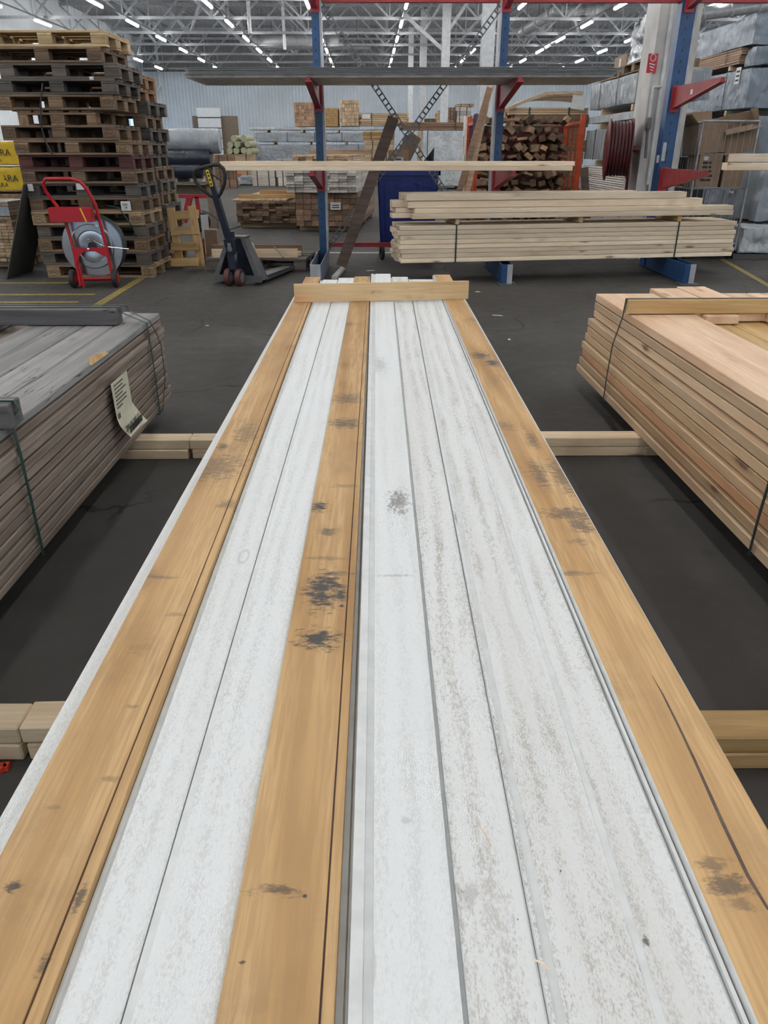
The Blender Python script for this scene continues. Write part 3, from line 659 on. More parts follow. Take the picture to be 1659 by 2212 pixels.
def pack_strap(y, xend, bow, mat='strap', w=.016):
    mb = MB(); t = .0015
    pts = [(-PW / 2 - .003, hgt + .078), (xend + .003, hgt + .0785), (xend + .012, hgt + .05), (PW / 2 + .004, hgt + .004), (PW / 2 + .009 + bow * .5, hgt * .9), (PW / 2 + .010 + bow, hgt * .75), (PW / 2 + .010 + bow, hgt * .4), (PW / 2 + .009, -.003), (-PW / 2, -.004)]
    for (xa, za), (xb, zb) in zip(pts, pts[1:]): mb.bar((xa, y, za), (xb, y, zb), w, .0022, up=(0, 1, 0)) if False else mb.hexa([(xa, y - w / 2, za), (xa, y + w / 2, za), (xb, y + w / 2, zb), (xb, y - w / 2, zb), (xa + t, y - w / 2, za + t), (xa + t, y + w / 2, za + t), (xb + t, y + w / 2, zb + t), (xb + t, y - w / 2, zb + t)])
    return part('strap', mb, mat, lp)
pack_strap(by1, PW / 2 - .115, 0.0); pack_strap(by1 + .05, PW / 2 - .10, 0.035, 'strap_dark', .012)
pack_strap(by2, q2.x, 0.0)
# printed label on the pack's side
c = at(262, 872, x=xr + .012) - Vector(lp.location)
lb = MB(); n = 8; wdt, hg = .215, .235
for i in range(n):
    for jx in range(3):
        pass
vs = []
for i in range(n + 1):
    zz = hg / 2 - hg * i / n
    out = .004 + (0.045 * max(0, (i - 5) / 3) ** 2)
    for jx in range(4):
        yy = -wdt / 2 + wdt * jx / 3
        vs.append((out + (.012 if jx == 3 and i > 5 else 0), yy + (.01 * i / n), zz))
fs = [(i * 4 + j, i * 4 + j + 1, (i + 1) * 4 + j + 1, (i + 1) * 4 + j) for i in range(n) for j in range(3)]
lb.add(vs, fs)
lab = part('label_sheet', lb, 'old_paper', lp, True, loc=c + Vector((.004, 0, 0)), label='curled printed paper label')
text('290 03 285 51', .034, lab, (.034, .004, -.085), (R(80), 0, R(90)))
bars = MB(); yy = -.085
while yy < .09:
    w = random.choice((.002, .003, .005)); bars.box(.030, .0315, yy, yy + w, -.075, -.045) ; yy += w + random.choice((.003, .004, .006))
part('barcode', bars, 'ink', lab, loc=(.016, .003, -.030))
ln = MB()
for i in range(7):
    z = .10 - i * .016; ln.box(.0055, .0062, -.08, rnd(-.03, .07), z - .003, z + .003)
ln.box(.0055, .0062, -.085, -.055, -.045, -.02)
part('printed_lines', ln, 'ink', lab, color=(3, 3, 3))
sp = at(225, 800, x=xr + .004)
solo('wood_splinter', MB().hexa([(0, -.10, 0), (.012, -.10, 0), (.012, .09, 0), (0, .10, 0), (0, -.09, .028), (.008, -.08, .03), (.008, .06, .012), (0, .08, .008)]), 'pine_yellow', 'pale torn splinter on the top edge of the weathered pack', 'splinter', (xr - .012, sp.y, ztop - .006), (0, 0, R(-1)))

# ---- fresh pine pack on the right
c0 = at(1247, 800, z=0.096); yb = c0.y
zt2 = at(1262, 632, Y=yb).z
RW, RL = 1.10, 3.9
rp = thing('timber_pack', 'fresh pine strapped timber pack right of the white stack', 'timber pack', (c0.x, yb, 0.096), R(1.1))
NR = 10; rh = (zt2 - 0.096) / NR; rb = 0.170
for j in range(NR):
    for i in range(6):
        top = j == NR - 1
        if not top and i != 0 and j != NR - 2: continue
        if top and i in (2, 3): continue               # only short pieces there, see below
        o = {0: -.012, 1: -.006, 2: .008, 3: .0}.get(j, 0.02 if j > 3 else 0) + rnd(-.004, .004) + (.028 if j >= NR - 3 else 0)
        if i: o = .03
        x = o + (i + .5) * (rb + .010)
        part('board', cbm('board', RL, rb, rh - .006, 'pine_top' if j >= NR - 1 else ('pine_yellow' if j == NR - 2 and i else 'pine_side'), .003), None, rp,
             loc=(x, -RL / 2 + rnd(-.012, .012) - (0.02 if j > 4 else 0), (j + .5) * rh), rot=(0, 0, R(90)), color=None if j == NR - 1 else random.choice(((1, 1, 1), (1, 1, 1), (1.0, .78, .64), (1.08, 1.08, 1.04), (.95, .9, .82))))
for i, ext in ((2, .15), (3, .21)):
    part('board', cbm('short_board_end', .82, rb, rh - .0042, 'pine_top'), None, rp, loc=(.045 + (i + .5) * (rb + .016), ext - .41, (NR - .5) * rh), rot=(0, 0, R(90))).name = 'board'
part('inner_board', MB().box(rb + .012, RW - .06, -RL + .06, -.06, .001, (NR - 2) * rh - .002), 'pine_side', rp)
hr = NR * rh
fb = at(1349, 680, z=zt2) - Vector(rp.location)
part('batten', cbm('batten', 1.05, .045, .07, 'pine_yellow', .003), None, rp, loc=(fb.x + .525, fb.y + .03, hr + .036), label='yellow batten on edge across the top of the pack')
nb = -2.28
part('batten', cbm('batten', 1.05, .045, .07, 'pine_yellow', .003), None, rp, loc=(.56, nb, hr + .036))
def rstrap(y, xe):
    mb = MB(); w = .014; t = .0016
    pts = [(RW, hr + .074), (xe - .004, hr + .074), (-.004 + .026, hr - .02), (-.010, hr * .66), (-.018, hr * .3), (-.020, -.002), (RW, -.003)]
    for (xa, za), (xb, zb) in zip(pts, pts[1:]):
        mb.hexa([(xa, y - w / 2, za), (xa, y + w / 2, za), (xb, y + w / 2, zb), (xb, y - w / 2, zb), (xa - t, y - w / 2, za + t), (xa - t, y + w / 2, za + t), (xb - t, y + w / 2, zb + t), (xb - t, y - w / 2, zb + t)])
    part('strap', mb, 'strap_dark', rp)
rstrap(fb.y + .03, fb.x); rstrap(nb, .03)

# ================================================================== PALLETS
PS = 0.1385 / 0.144
TAN, LITE, GREY, DGREY, BROWN, MAROON, ORNG = (.29, .20, .125), (.42, .31, .19), (.165, .147, .132), (.11, .102, .096), (.20, .137, .09), (.115, .04, .042), (.32, .18, .09)
def brand_mesh(body):
    mb = MB(); me = text_mesh(body, .042)
    mb.add([v.co for v in me.vertices], [tuple(p.vertices) for p in me.polygons])
    mb.tube([(math.cos(a) * .060, math.sin(a) * .031, 0) for a in [i * math.pi / 12 for i in range(24)]], .0022, 4, True)
    return mb.mesh('brand_mark', 'burn')
BR = {b: brand_mesh(b) for b in ('EPAL', 'EUR')}
def make_pallet(loc, rz, col, label, group, brand=None, detail=True):
    t = thing('euro_pallet', label, 'pallet', loc, rz, group)
    def c(v=.12): k = rnd(1 - v, 1 + v); return tuple(min(1, x * k) for x in col)
    B = .022 * PS; zb, zs, zt = B / 2, .100 * PS + B / 2, .122 * PS + B / 2
    for y, w in ((-.35, .1), (0, .145), (.35, .1)):
        part('bottom_board', cbm('bottom_board', 1.2, w, B, 'pallet'), None, t, loc=(0, y, zb), color=c())
        for x in (-.5275, 0, .5275):
            b = part('block', cbm('block', .145, w, .078 * PS - .0006, 'pallet', .004), None, t, loc=(x, y, B + .039 * PS), color=c())
            if brand and y < -.3 and x:
                link('brand_mark', BR['EPAL' if (x < 0) == (brand == 1) else 'EUR'], b, (0, -w / 2 - .0006, 0), (R(90), 0, 0))
    for x in (-.5275, 0, .5275): part('cross_board', cbm('cross_board', .8, .145, B - .0006, 'pallet'), None, t, loc=(x, 0, zs), rot=(0, 0, R(90)), color=c())
    for y, w in ((-.3275, .145), (-.185, .1), (0, .145), (.185, .1), (.3275, .145)): part('top_board', cbm('top_board', 1.2, w, B, 'pallet'), None, t, loc=(0, y, zt), color=c())
    return t
PY = 8.66
FRONT = [(332, 588, LITE, 'tan', 1), (324, 560, GREY, 'grey', 0), (317, 530, TAN, 'tan', 1), (317, 505, GREY, 'grey', 0), (309, 475, LITE, 'pale', 1), (304, 443, BROWN, 'brown', 0), (297, 412, DGREY, 'dark grey', 0),
         (291, 382, BROWN, 'dark brown', 2), (286, 350, MAROON, 'maroon-stained', 0), (281, 320, TAN, 'tan', 1), (256, 283, BROWN, 'brown', 2), (203, 252, TAN, 'turned', 0), (246, 217, TAN, 'reddish tan', 1),
         (252, 180, DGREY, 'weathered dark grey', 0), (257, 148, GREY, 'weathered grey', 0), (222, 112, BROWN, 'brown', 2), (229, 82, (.62, .48, .28), 'clean pale yellow', 0)]
for i, (px, py, col, word, br) in enumerate(FRONT):
    xr_ = at(px, py, Y=PY).x
    nm = '%s euro pallet, %s of the tall front stack' % (word, 'topmost' if i == 16 else ORD[i] + (' from the floor' if i else ''))
    if word == 'turned': make_pallet((xr_ - .4, PY + .62, i * .1386), R(90) + rnd(-.02, .02), col, 'tan euro pallet turned sideways in the tall front stack', 'pallets in the front stack')
    else: make_pallet((xr_ - .6, PY + .4 + rnd(-.02, .02), i * .1386), rnd(-.025, .025) - .01, col, nm, 'pallets in the front stack', br)
BACK = [TAN, DGREY, GREY, BROWN, DGREY, TAN, GREY, BROWN, DGREY, GREY, DGREY, BROWN, DGREY, ORNG, ORNG]
for i, col in enumerate(BACK):
    make_pallet((-3.30 + rnd(-.04, .04) + (.06 if i < 7 else 0) - (.06 if i > 12 else 0), 10.16 + rnd(-.03, .03), i * .1386), rnd(-.02, .02), col,
                'euro pallet %s in the stack behind, seen past the front stack' % ('on top' if i == 14 else 'at the bottom' if i == 0 else ORD[i] + ' from the floor'), 'pallets in the rear stack')
# dark strap tail hanging down the front stack, white paper scraps caught in it
p0, p1, p2, p3 = at(92, 180, Y=8.62), at(87, 230, Y=8.60), at(90, 275, Y=8.62), at(114, 336, Y=8.61)
solo('strap_tail', MB().tube([p0, p1, p2, at(96, 300, Y=8.62), p3], .008, 6), 'black', 'thin dark strap tail dangling down the front pallet stack', 'strap', smooth=True)
for i, (px, py, w, h, lb) in enumerate(((272, 445, .105, .095, 'white printed sheet stapled low on the front pallet stack'), (66, 405, .06, .07, 'torn white scrap at the left of the front pallet stack'), (173, 403, .08, .06, 'crumpled pale scrap in the middle of the front pallet stack'), (198, 169, .045, .03, 'small white tag high on the front pallet stack'))):
    p = at(px, py, Y=8.635)
    t = thing('paper_sheet', lb, 'paper', p, 0)
    part('sheet', MB().hexa([(-w / 2, 0, -h / 2), (w / 2, -.004, -h / 2), (w / 2, -.002, -h / 2), (-w / 2, .002, -h / 2), (-w / 2, -.002, h / 2), (w / 2, -.01, h / 2), (w / 2, -.008, h / 2), (-w / 2, 0, h / 2)]), 'paper', t)
    if i == 0: text('EPAL\n24', .03, t, (0, -.012, 0), (R(90), 0, 0))

# ---- leaning half pallet
t = thing('slatted_frame', 'small yellow slatted frame leaning against the pallet stack', 'frame', at(405, 581, z=0), R(-18))
tilt = Matrix.Rotation(R(-15), 4, 'X')
def tl(name, sx, sy, sz, x, y, z, mat, rx=0):
    v = tilt @ Vector((x, y, z)); part(name, cbm(name, sx, sy, sz, mat), None, t, loc=v, rot=(R(-15), rx, 0))
for z in (.07, .25, .43, .61): tl('slat', .44, .022, .095, 0, -.05, z, 'pine_yellow')
for x in (-.17, .17): tl('upright_board', .68, .022, .1, x, -.027, .36, 'pine_yellow', R(90))
t.rotation_euler = (0, R(-5), R(-30))
for z in (.07, .25, .43, .61): tl('spacer', .07, .05, .08, -.20, .01, z, 'pine_yellow')

# ================================================================== RED STRAP REEL CART
cp = at(206, 622, z=0)
t = thing('strap_reel_cart', 'red steel strapping cart with a silver reel before the pallets', 'cart', (cp.x, cp.y + .02, 0), R(4))
for sx in (-.215, .215):
    w = part('wheel', MB().lathe([(.03, -.022), (.085, -.022), (.092, -.012), (.092, .012), (.085, .022), (.03, .022)], (sx, 0, .092), (1, 0, 0), 22), 'rubber', t, True)
    part('hub', MB().lathe([(.05, -.026), (.045, -.028), (.012, -.03), (.012, .03), (.045, .028), (.05, .026)], (sx, 0, .092), (1, 0, 0), 16), 'red_bright', w, True)
part('axle', MB().tube([(-.2, 0, .092), (.2, 0, .092)], .013, 8), 'red_bright', t, True)
part('rear_axle', MB().tube([(-.17, .12, .07), (.2, .12, .07)], .02, 8), 'red_bright', t, True)
bent = [(-.15, -.02, .03), (-.155, 0, .35), (-.19, 0, .64), (-.23, -.01, .77), (-.315, -.05, .93), (-.32, -.07, 1.0), (-.285, -.08, 1.045), (-.05, -.08, 1.045), (.03, -.06, 1.02), (.08, -.04, .95), (.13, 0, .8), (.175, 0, .35), (.185, 0, .09)]
part('tube_frame', MB().tube(bent, .0165, 10), 'red_bright', t, True)
part('leg', MB().tube([(-.14, 0, .35), (-.12, -.01, .0)], .014, 8), 'red_bright', t, True)
tr = part('tool_tray', MB().box(-.31, .10, -.10, .02, .65, .78).box(-.305, .095, -.095, .015, .775, .785), 'red_bright', t)
part('stripe', MB().hexa([(.035, -.1025, .652), (.05, -.1025, .652), (.05, -.1, .652), (.035, -.1, .652), (-.005, -.1025, .778), (.01, -.1025, .778), (.01, -.1, .778), (-.005, -.1, .778)]), 'sticker', tr)
part('cross_plate', MB().prism([(-.165, .40), (.18, .40), (.18, .30), (.12, .33), (.06, .365), (-.05, .365), (-.1, .33), (-.165, .22)], -.035, -.025), 'red_bright', t)
part('bolt', MB().lathe([(.014, 0), (.014, .012), (0, .016)], (.0, -.035, .385), (0, -1, 0), 8), 'steel', t)
RC = Vector((.01, .09, .40))
def disc(nm, y, lab):
    return part(nm, MB().lathe([(.045, 0), (.10, -.012), (.15, -.006), (.16, -.022), (.21, -.022), (.22, -.006), (.30, -.004), (.305, -.010), (.305, .006), (.045, .006)], (RC.x, y, RC.z), (0, 1, 0), 40), 'steel', t, True, label=lab)
disc('reel_disc', RC.y - .005, 'polished steel reel flange'); disc('reel_disc', RC.y + .16, 'rear steel reel flange')
part('strap_coil', MB().lathe([(.08, .012), (.26, .012), (.262, .08), (.26, .148), (.08, .148)], RC, (0, 1, 0), 36), plain('green_strap_coil', (.012, .07, .05), .35), t, True)
part('reel_core', MB().lathe([(.045, -.02), (.045, .17)], RC, (0, 1, 0), 18), 'black', t, True)
part('loose_end', MB().tube([RC + Vector(q) for q in ((-.03, -.04, .07), (.0, -.04, .075), (.11, -.05, .01), (.2, -.03, -.01), (.36, 0, -.03))], .004, 6), 'steel', t, True)
solo('loose_strap', MB().tube([at(232, 444, Y=8.67), at(256, 448, Y=8.6), at(272, 470, Y=8.58), at(285, 488, Y=8.6), at(295, 512, Y=8.66)], .006, 6), 'strap', 'loop of green strap hanging behind the red cart', 'strap', smooth=True)

# ================================================================== PALLET JACK
jp = at(506, 619, z=0)
t = thing('pallet_jack', 'dark pallet jack with a looped handle standing in the aisle', 'pallet jack', (jp.x, jp.y + .05, 0), R(-14))
for sx in (-.062, .062):
    w = part('steer_wheel', MB().lathe([(.02, -.028), (.08, -.028), (.088, -.018), (.088, .018), (.08, .028), (.02, .028)], (sx, 0, .088), (1, 0, 0), 24), 'tyre_red', t, True)
    part('hub', MB().lathe([(.052, -.030), (.045, -.031), (.015, -.034), (.015, .034), (.045, .031), (.052, .030)], (sx, 0, .088), (1, 0, 0), 14), 'zinc', w, True)
part('pump_block', MB().cbox(.11, .12, .20, .02, Matrix.Translation((0, .03, .25))).lathe([(.04, 0), (.04, .16), (.028, .17), (.028, .24)], (0, .03, .30), (0, 0, 1), 14), 'navy', t, True)
part('pump_cap', MB().lathe([(.03, 0), (.034, .02), (.02, .05), (.02, .08)], (0, -.035, .36), (0, -.3, 1), 12), 'zinc', t, True)
part('side_brace', MB().hexa([(-.28, .06, .05), (-.22, .06, .05), (-.22, .26, .05), (-.28, .26, .05), (-.10, .10, .47), (-.055, .10, .47), (-.055, .22, .47), (-.10, .22, .47)]), 'jack_grey', t)
part('side_brace', MB().hexa([(.22, .06, .05), (.28, .06, .05), (.28, .26, .05), (.22, .26, .05), (.055, .10, .47), (.10, .10, .47), (.10, .22, .47), (.055, .22, .47)]), 'jack_grey', t)
part('back_plate', MB().prism([(-.24, .06), (.24, .06), (.08, .46), (-.08, .46)], .20, .22), 'navy', t)
part('base_bar', MB().box(-.28, .28, .05, .08, .035, .10), 'jack_grey', t)
part('cap_plate', MB().box(-.11, .11, .09, .24, .465, .485), 'jack_grey', t)
for sx in (-.19, .19):
    f = part('fork', MB().hexa([(sx - .08, .22, .03), (sx + .08, .22, .03), (sx + .07, 1.25, .03), (sx - .07, 1.25, .03), (sx - .08, .22, .085), (sx + .08, .22, .085), (sx + .06, 1.25, .06), (sx - .06, 1.25, .06)]), 'jack_grey', t)
    part('load_roller', MB().lathe([(.035, -.03), (.035, .03)], (sx, 1.1, .036), (1, 0, 0), 12), 'black', f, True)
hb = Vector((.0, -.02, .40)); ht = Vector((-.145, -.10, 1.15)); hd = (ht - hb).normalized()
part('handle_bar', MB().bar(hb, hb.lerp(ht, .66), .062, .05, up=(0, 1, 0)).bar(hb.lerp(ht, .60), ht, .045, .04, up=(0, 1, 0)), 'navy', t)
part('handle_yoke', MB().bar(hb - hd * .05 + Vector((0, 0, -.02)), hb + hd * .08, .09, .07, up=(0, 1, 0)), 'navy', t)
hs = hd.cross(Vector((0, 1, 0))).normalized() * -1
def hpnt(a, b): return hb + hd * b + hs * a
LT = (ht - hb).length
loop = [(0, LT * .60), (.06, LT * .66), (.13, LT * .76), (.165, LT * .86), (.165, LT * .93), (.135, LT * .985), (.08, LT * 1.0), (0, LT), (-.08, LT * 1.0), (-.135, LT * .985), (-.165, LT * .93), (-.165, LT * .86), (-.13, LT * .76), (-.06, LT * .66)]
part('handle_loop', MB().tube([hpnt(a, b) for a, b in loop], .0175, 10, True), 'rubber', t, True)
part('release_lever', MB().tube([hpnt(.02, LT * .90), hpnt(.06, LT * .86), hpnt(.11, LT * .79)], .007, 6), 'black', t, True)
c0_ = hpnt(0, LT * .855); stk = part('warning_sticker', MB().bar(hpnt(0, LT * .76), hpnt(0, LT * .96), .034, .002, up=(0, 1, 0)), 'sticker', t, loc=(0, -.0225, 0), label='yellow warning sticker strip')
for k in (.79, .84, .89, .93): part('warning_mark', MB().bar(hpnt(0, LT * k - .012), hpnt(0, LT * k + .008), .018, .001, up=(0, 1, 0)), 'ink', stk, loc=(0, -.0014, 0))

# pallet with sorted boards behind the jack
pp = at(590, 586, z=0)
make_pallet((pp.x - .18, pp.y + .45, 0), R(-4), GREY, 'low grey euro pallet under loose boards behind the pallet jack', 'pallets on the floor')
zt = .1386
for i, (dx, dy, L, h, w, mat, lb, a) in enumerate(((-.22, .12, 1.02, .10, .03, 'stack_timber', 'front pale board on edge on the grey pallet', 1), (-.16, .30, .95, .05, .09, 'beam', 'flat pale board lying on the grey pallet', 2), (-.24, .46, 1.1, .11, .04, 'brown_end', 'brown board on edge at the rear of the grey pallet', -1))):
    solo('loose_board', cbm('loose_board', L, w, h, mat), None, lb, 'board', (pp.x + dx, pp.y + dy, zt + h / 2), (0, 0, R(a)), 'loose boards on the grey pallet')
solo('short_board', cbm('short_board', .26, .02, .06, 'beam'), None, 'short pale board leaning upright on the grey pallet', 'board', (pp.x - .20, pp.y - .01, zt + .055), (0, R(72), R(6)))
for k, pts in enumerate((((575, 560), (600, 566), (630, 572), (655, 578)), ((590, 532), (604, 545), (612, 556)), ((356, 580), (395, 578), (425, 566), (470, 566)))):
    solo('green_strap', MB().tube([at(x, y, z=.012 if k != 1 else .25) for x, y in pts], .007, 6), 'strap', ('green strap lying on the floor right of the pallet jack', 'short green strap curled over the boards by the jack', 'green strap on the floor below the slatted frame')[k], 'strap', smooth=True)

# ================================================================== CANTILEVER RACK
RY = 9.5
PX = [at(691, 300, Y=RY).x, at(1075, 300, Y=RY).x, at(1441, 300, Y=RY).x]
rack = thing('cantilever_rack', 'blue and red cantilever rack across the middle of the hall', 'rack', (0, RY, 0))
ZB = at(1000, 5.5, Y=RY).z
A1, A2 = 1.105, 1.925
for i, x in enumerate(PX):
    w = .085 if i < 2 else .15
    u = part('upright', MB().box(x - w / 2, x + w / 2, -.07, .09, .02, 3.2), 'blue', rack)
    side = x + w / 2 if i in (0, 2) else x - w / 2
    sx = 1 if i in (0, 2) else -1
    part('grey_flange', MB().box(min(side, side + sx * .022), max(side, side + sx * .022), -.075, .092, .02, 3.2), 'pale_grey', u)
    for k in range(26):      # slots punched in the face
        z = .35 + k * .1
        part('slot', MB().box(x - .012, x + .004, -.0715, -.069, z, z + .028), 'black', u)
    f = part('foot', MB().box(x - .06, x - .052, -1.30, .15, 0.012, .205).box(x + .052, x + .06, -1.30, .15, 0.012, .205).box(x - .055, x + .055, -1.30, .15, .012, .022).box(x - .055, x + .055, -1.31, -1.30, .012, .205), 'blue_grey' if i == 0 else 'blue', rack)
    part('foot_front', MB().box(x + (.0 if i else -.055), x + .055, -1.325, -1.312, 0.0, .205), 'pale_grey', f)
    part('foot_plate', MB().box(x - .1, x + .1, -1.42, -1.2, 0, .012), 'jack_grey', f)
    for lv, z in enumerate((A1, A2, 2.86)):
        if lv < 2 or True:
            wA = .065
            a = part('arm', MB().prism([(-.07, z), (-.07, z - .21), (-.10, z - .21), (-1.30, z - .035 + .0), (-1.30, z)], x - wA / 2 + .012, x + wA / 2 - .012, 'X'), 'red_dull', rack)
            part('arm_flange', MB().hexa([(x - wA / 2, -.10, z - .218), (x + wA / 2, -.10, z - .218), (x + wA / 2, -1.31, z - .043), (x - wA / 2, -1.31, z - .043), (x - wA / 2, -.10, z - .206), (x + wA / 2, -.10, z - .206), (x + wA / 2, -1.31, z - .031), (x - wA / 2, -1.31, z - .031)]), 'red', a)
            part('root_plate', MB().box(x - .048, x + .048, -.085, -.072, z - .25, z + .01), 'red', a)
            if i == 2 and lv == 1: part('arm_label', MB().box(x - wA / 2 + .0095, x - wA / 2 + .011, -.62, -.56, z - .105, z - .06), 'paper', a)
part('top_beam', MB().box(PX[0] - .06, PX[2] + 2.4, -.03, .05, ZB, ZB + .12), 'red', rack)
part('low_beam', MB().box(PX[0] + .04, PX[1] - .04, -.01, .03, .235, .285), 'red', rack)
def perforated(a, b, y):
    a, b = Vector(a), Vector(b); d = (b - a).normalized(); n = Vector((0, -1, 0)); s = d.cross(n).normalized(); L = (b - a).length; mb = MB()
    for e in (-1, 1): mb.bar(a + s * e * .026, b + s * e * .026, .012, .004, up=n)
    k = int(L / .06)
    for i in range(k + 1): mb.bar(a + d * (L * i / k) - s * .022, a + d * (L * i / k) + s * .022, .018, .004, up=n)
    o = part('brace_strip', mb, 'strip', rack); o.location.y = y; o['kind'] = 'stuff'
perforated((PX[0] + .04, 0, ZB), (PX[1] - .03, 0, .12), -.045)
perforated((PX[1] - .03, 0, ZB), (PX[0] + .03, 0, .2), -.055)
part('hook_plate', MB().box(PX[2] - .10, PX[2] - .076, -.06, -.03, 1.16, 1.24).box(PX[2] - .06, PX[2] - .02, -.0745, -.0725, 1.18, 1.37), 'pale_grey', rack)

# ---- corrugated sheets on the upper arms
xl_, xr2 = at(425, 165, Y=8.6).x, at(1318, 165, Y=8.6).x
sm = MB(); prof = []; n = 9; wS = 1.06
for i in range(n):
    y0 = wS * i / n; q = wS / n
    prof += [(y0, 0), (y0 + q * .38, 0), (y0 + q * .5, -.03), (y0 + q * .88, -.03)]
prof += [(wS, 0)]
full = prof + [(y, z - .0012) for y, z in reversed(prof)]
LS = xr2 - xl_
sheet_mesh = None
for i in range(6):
    if sheet_mesh is None:
        nP = len(prof); vs = [(-LS / 2, y, z) for y, z in prof] + [(LS / 2, y, z) for y, z in prof] + [(-LS / 2, y, z - .0012) for y, z in prof] + [(LS / 2, y, z - .0012) for y, z in prof]
        fs = []
        for k in range(nP - 1): fs += [(k, k + 1, nP + k + 1, nP + k), (2 * nP + k, 3 * nP + k, 3 * nP + k + 1, 2 * nP + k + 1), (k, 2 * nP + k, 2 * nP + k + 1, k + 1), (nP + k, nP + k + 1, 3 * nP + k + 1, 3 * nP + k)]
        fs += [(0, nP, 3 * nP, 2 * nP), (nP - 1, 3 * nP - 1, 4 * nP - 1, 2 * nP - 1)]
        sheet_mesh = MB().add(vs, fs).mesh('roofing_sheet', 'sheet')
    tag(link('roofing_sheet', sheet_mesh, None, ((xl_ + xr2) / 2 + rnd(-.06, .06), 8.24 + .012 * i, A2 + .033 + .011 * i), (0, rnd(-.001, .001) - .0025, rnd(-.012, .012))),
        'dark grey corrugated sheet on the upper rack arms, %s of six' % ('lowest' if i == 0 else 'topmost' if i == 5 else ORD[i] + ' from below'), 'metal sheet', 'corrugated sheets on the rack')

# ---- long boards on the lower arms
xa, xb = at(490, 361, Y=8.4).x, at(1230, 361, Y=8.4).x
for i, (dx0, dx1, y, z) in enumerate(((0, 0, 0, 0), (.0, .01, .13, 0), (-.04, .02, .01, 1), (.05, -.02, .14, 1))):
    L = xb - xa + dx1 - dx0
    solo('long_board', cbm('long_board', round(L, 3), .115, .042, 'beam'), None, ('front lower', 'rear lower', 'front upper', 'rear upper')[i] + ' long pale board lying on the lower rack arms', 'board', ((xa + xb) / 2 + (dx0 + dx1) / 2, 8.30 + y, A1 + .0225 + .0435 * z), (0, 0, R(.35) + rnd(-.003, .003)), 'boards on the lower rack arms')

# ---- strapped spruce bundle and loose beams at the rack's foot
bl = at(866, 569, z=.212); br_ = at(1580, 553, z=.212)
ang = math.atan2(br_.y - bl.y, br_.x - bl.x); BL = (br_ - bl).length
t = thing('spruce_bundle', 'strapped bundle of planed spruce on the rack feet', 'timber bundle', (bl.x, bl.y, .2115), ang)
bh, bd = .0465, .145
for j in range(8):
    for i in range(4):
        part('board', cbm('board', round(BL, 2), bd - .003, bh - .0022, 'beam', .004), None, t, loc=(BL / 2 + rnd(-.025, .025) + (.0 if j % 3 else -.02), i * bd + bd / 2 + (rnd(-.005, .005) if i == 0 else 0), (j + .5) * bh), rot=(0, 0, rnd(-.001, .001)), color=(rnd(.94, 1.04),) * 3)
BH, BD = 8 * bh, 4 * bd
for s in (.155, .815):
    x = BL * s
    part('strap', MB().box(x - .008, x + .008, -.0085, -.0065, -.002, BH + .002).box(x - .008, x + .008, BD + .006, BD + .008, -.002, BH + .002).box(x - .008, x + .008, -.008, BD + .008, BH + .0005, BH + .0025).box(x - .008, x + .008, -.008, BD + .008, -.004, -.002), 'strap', t)
def bl_pt(x, y, z): return Matrix.Rotation(ang, 4, 'Z') @ Vector((x, y, 0)) + Vector((bl.x, bl.y, .2115 + z))
for i, s in enumerate((.16, .52, .82)):
    solo('spacer_block', cbm('spacer_block', .5, .045, .058, 'pine_yellow' if i == 2 else 'far_wood'), None, ('left', 'middle', 'golden right')[i] + ' spacer stick between the spruce bundle and the loose beams', 'spacer', bl_pt(BL * s, BD / 2, BH + .032), (0, 0, ang + R(90)), 'spacers in the bundle gap')
z0 = BH + .064
BEAMS = [  # x0, length, y, row, h, label
    (.06, 3.62, .00, 0, .05, 'lowest front beam of the loose pile over the spruce bundle'), (-.13, 3.55, .16, 0, .05, 'lowest beam of the loose pile with its end sticking out furthest left'),
    (.0, 3.4, .32, 0, .05, 'lowest rear beam of the loose pile'),
    (.09, 3.58, .01, 1, .048, 'second-row front beam of the loose pile, pencil marks on its face'), (-.09, 3.5, .17, 1, .048, 'second-row middle beam of the loose pile'), (-.10, 3.4, .33, 1, .048, 'second-row rear beam of the loose pile'),
    (.02, 3.3, .06, 2, .07, 'third-row front beam of the loose pile, short at its right end'), (-.12, 3.2, .22, 2, .07, 'third-row rear beam of the loose pile, darker end'),
    (.0, 3.12, .05, 3, .065, 'topmost front beam of the loose pile'), (-.02, 2.65, .24, 3, .07, 'topmost rear beam of the loose pile, peeking out above')]
zr = [z0, z0 + .052, z0 + .102, z0 + .174]
for (x0, L, y, r, h, lb) in BEAMS:
    solo('spruce_beam', cbm('spruce_beam', L, .145, h, 'beam', .004), None, lb, 'beam', bl_pt(x0 + .06 + L / 2, y + .075, zr[r] + h / 2), (0, 0, ang + rnd(-.004, .004)), 'loose beams on the spruce bundle', color=(rnd(.95, 1.05),) * 3)
# beams at the far right on the neighbouring arms
for i, (px, py, h, lb) in enumerate(((1590, 343, .075, 'upper beam of two sticking in at the right edge'), (1576, 356, .07, 'lower beam of two sticking in at the right edge'))):
    p = at(px, py, Y=8.3)
    solo('rack_beam', cbm('rack_beam', 2.0, .15, h, 'beam'), None, lb, 'beam', (p.x + 1.0, 8.4, A1 + (.118 if i == 0 else .037)), (0, 0, R(-1)), 'beams on the neighbouring arms')

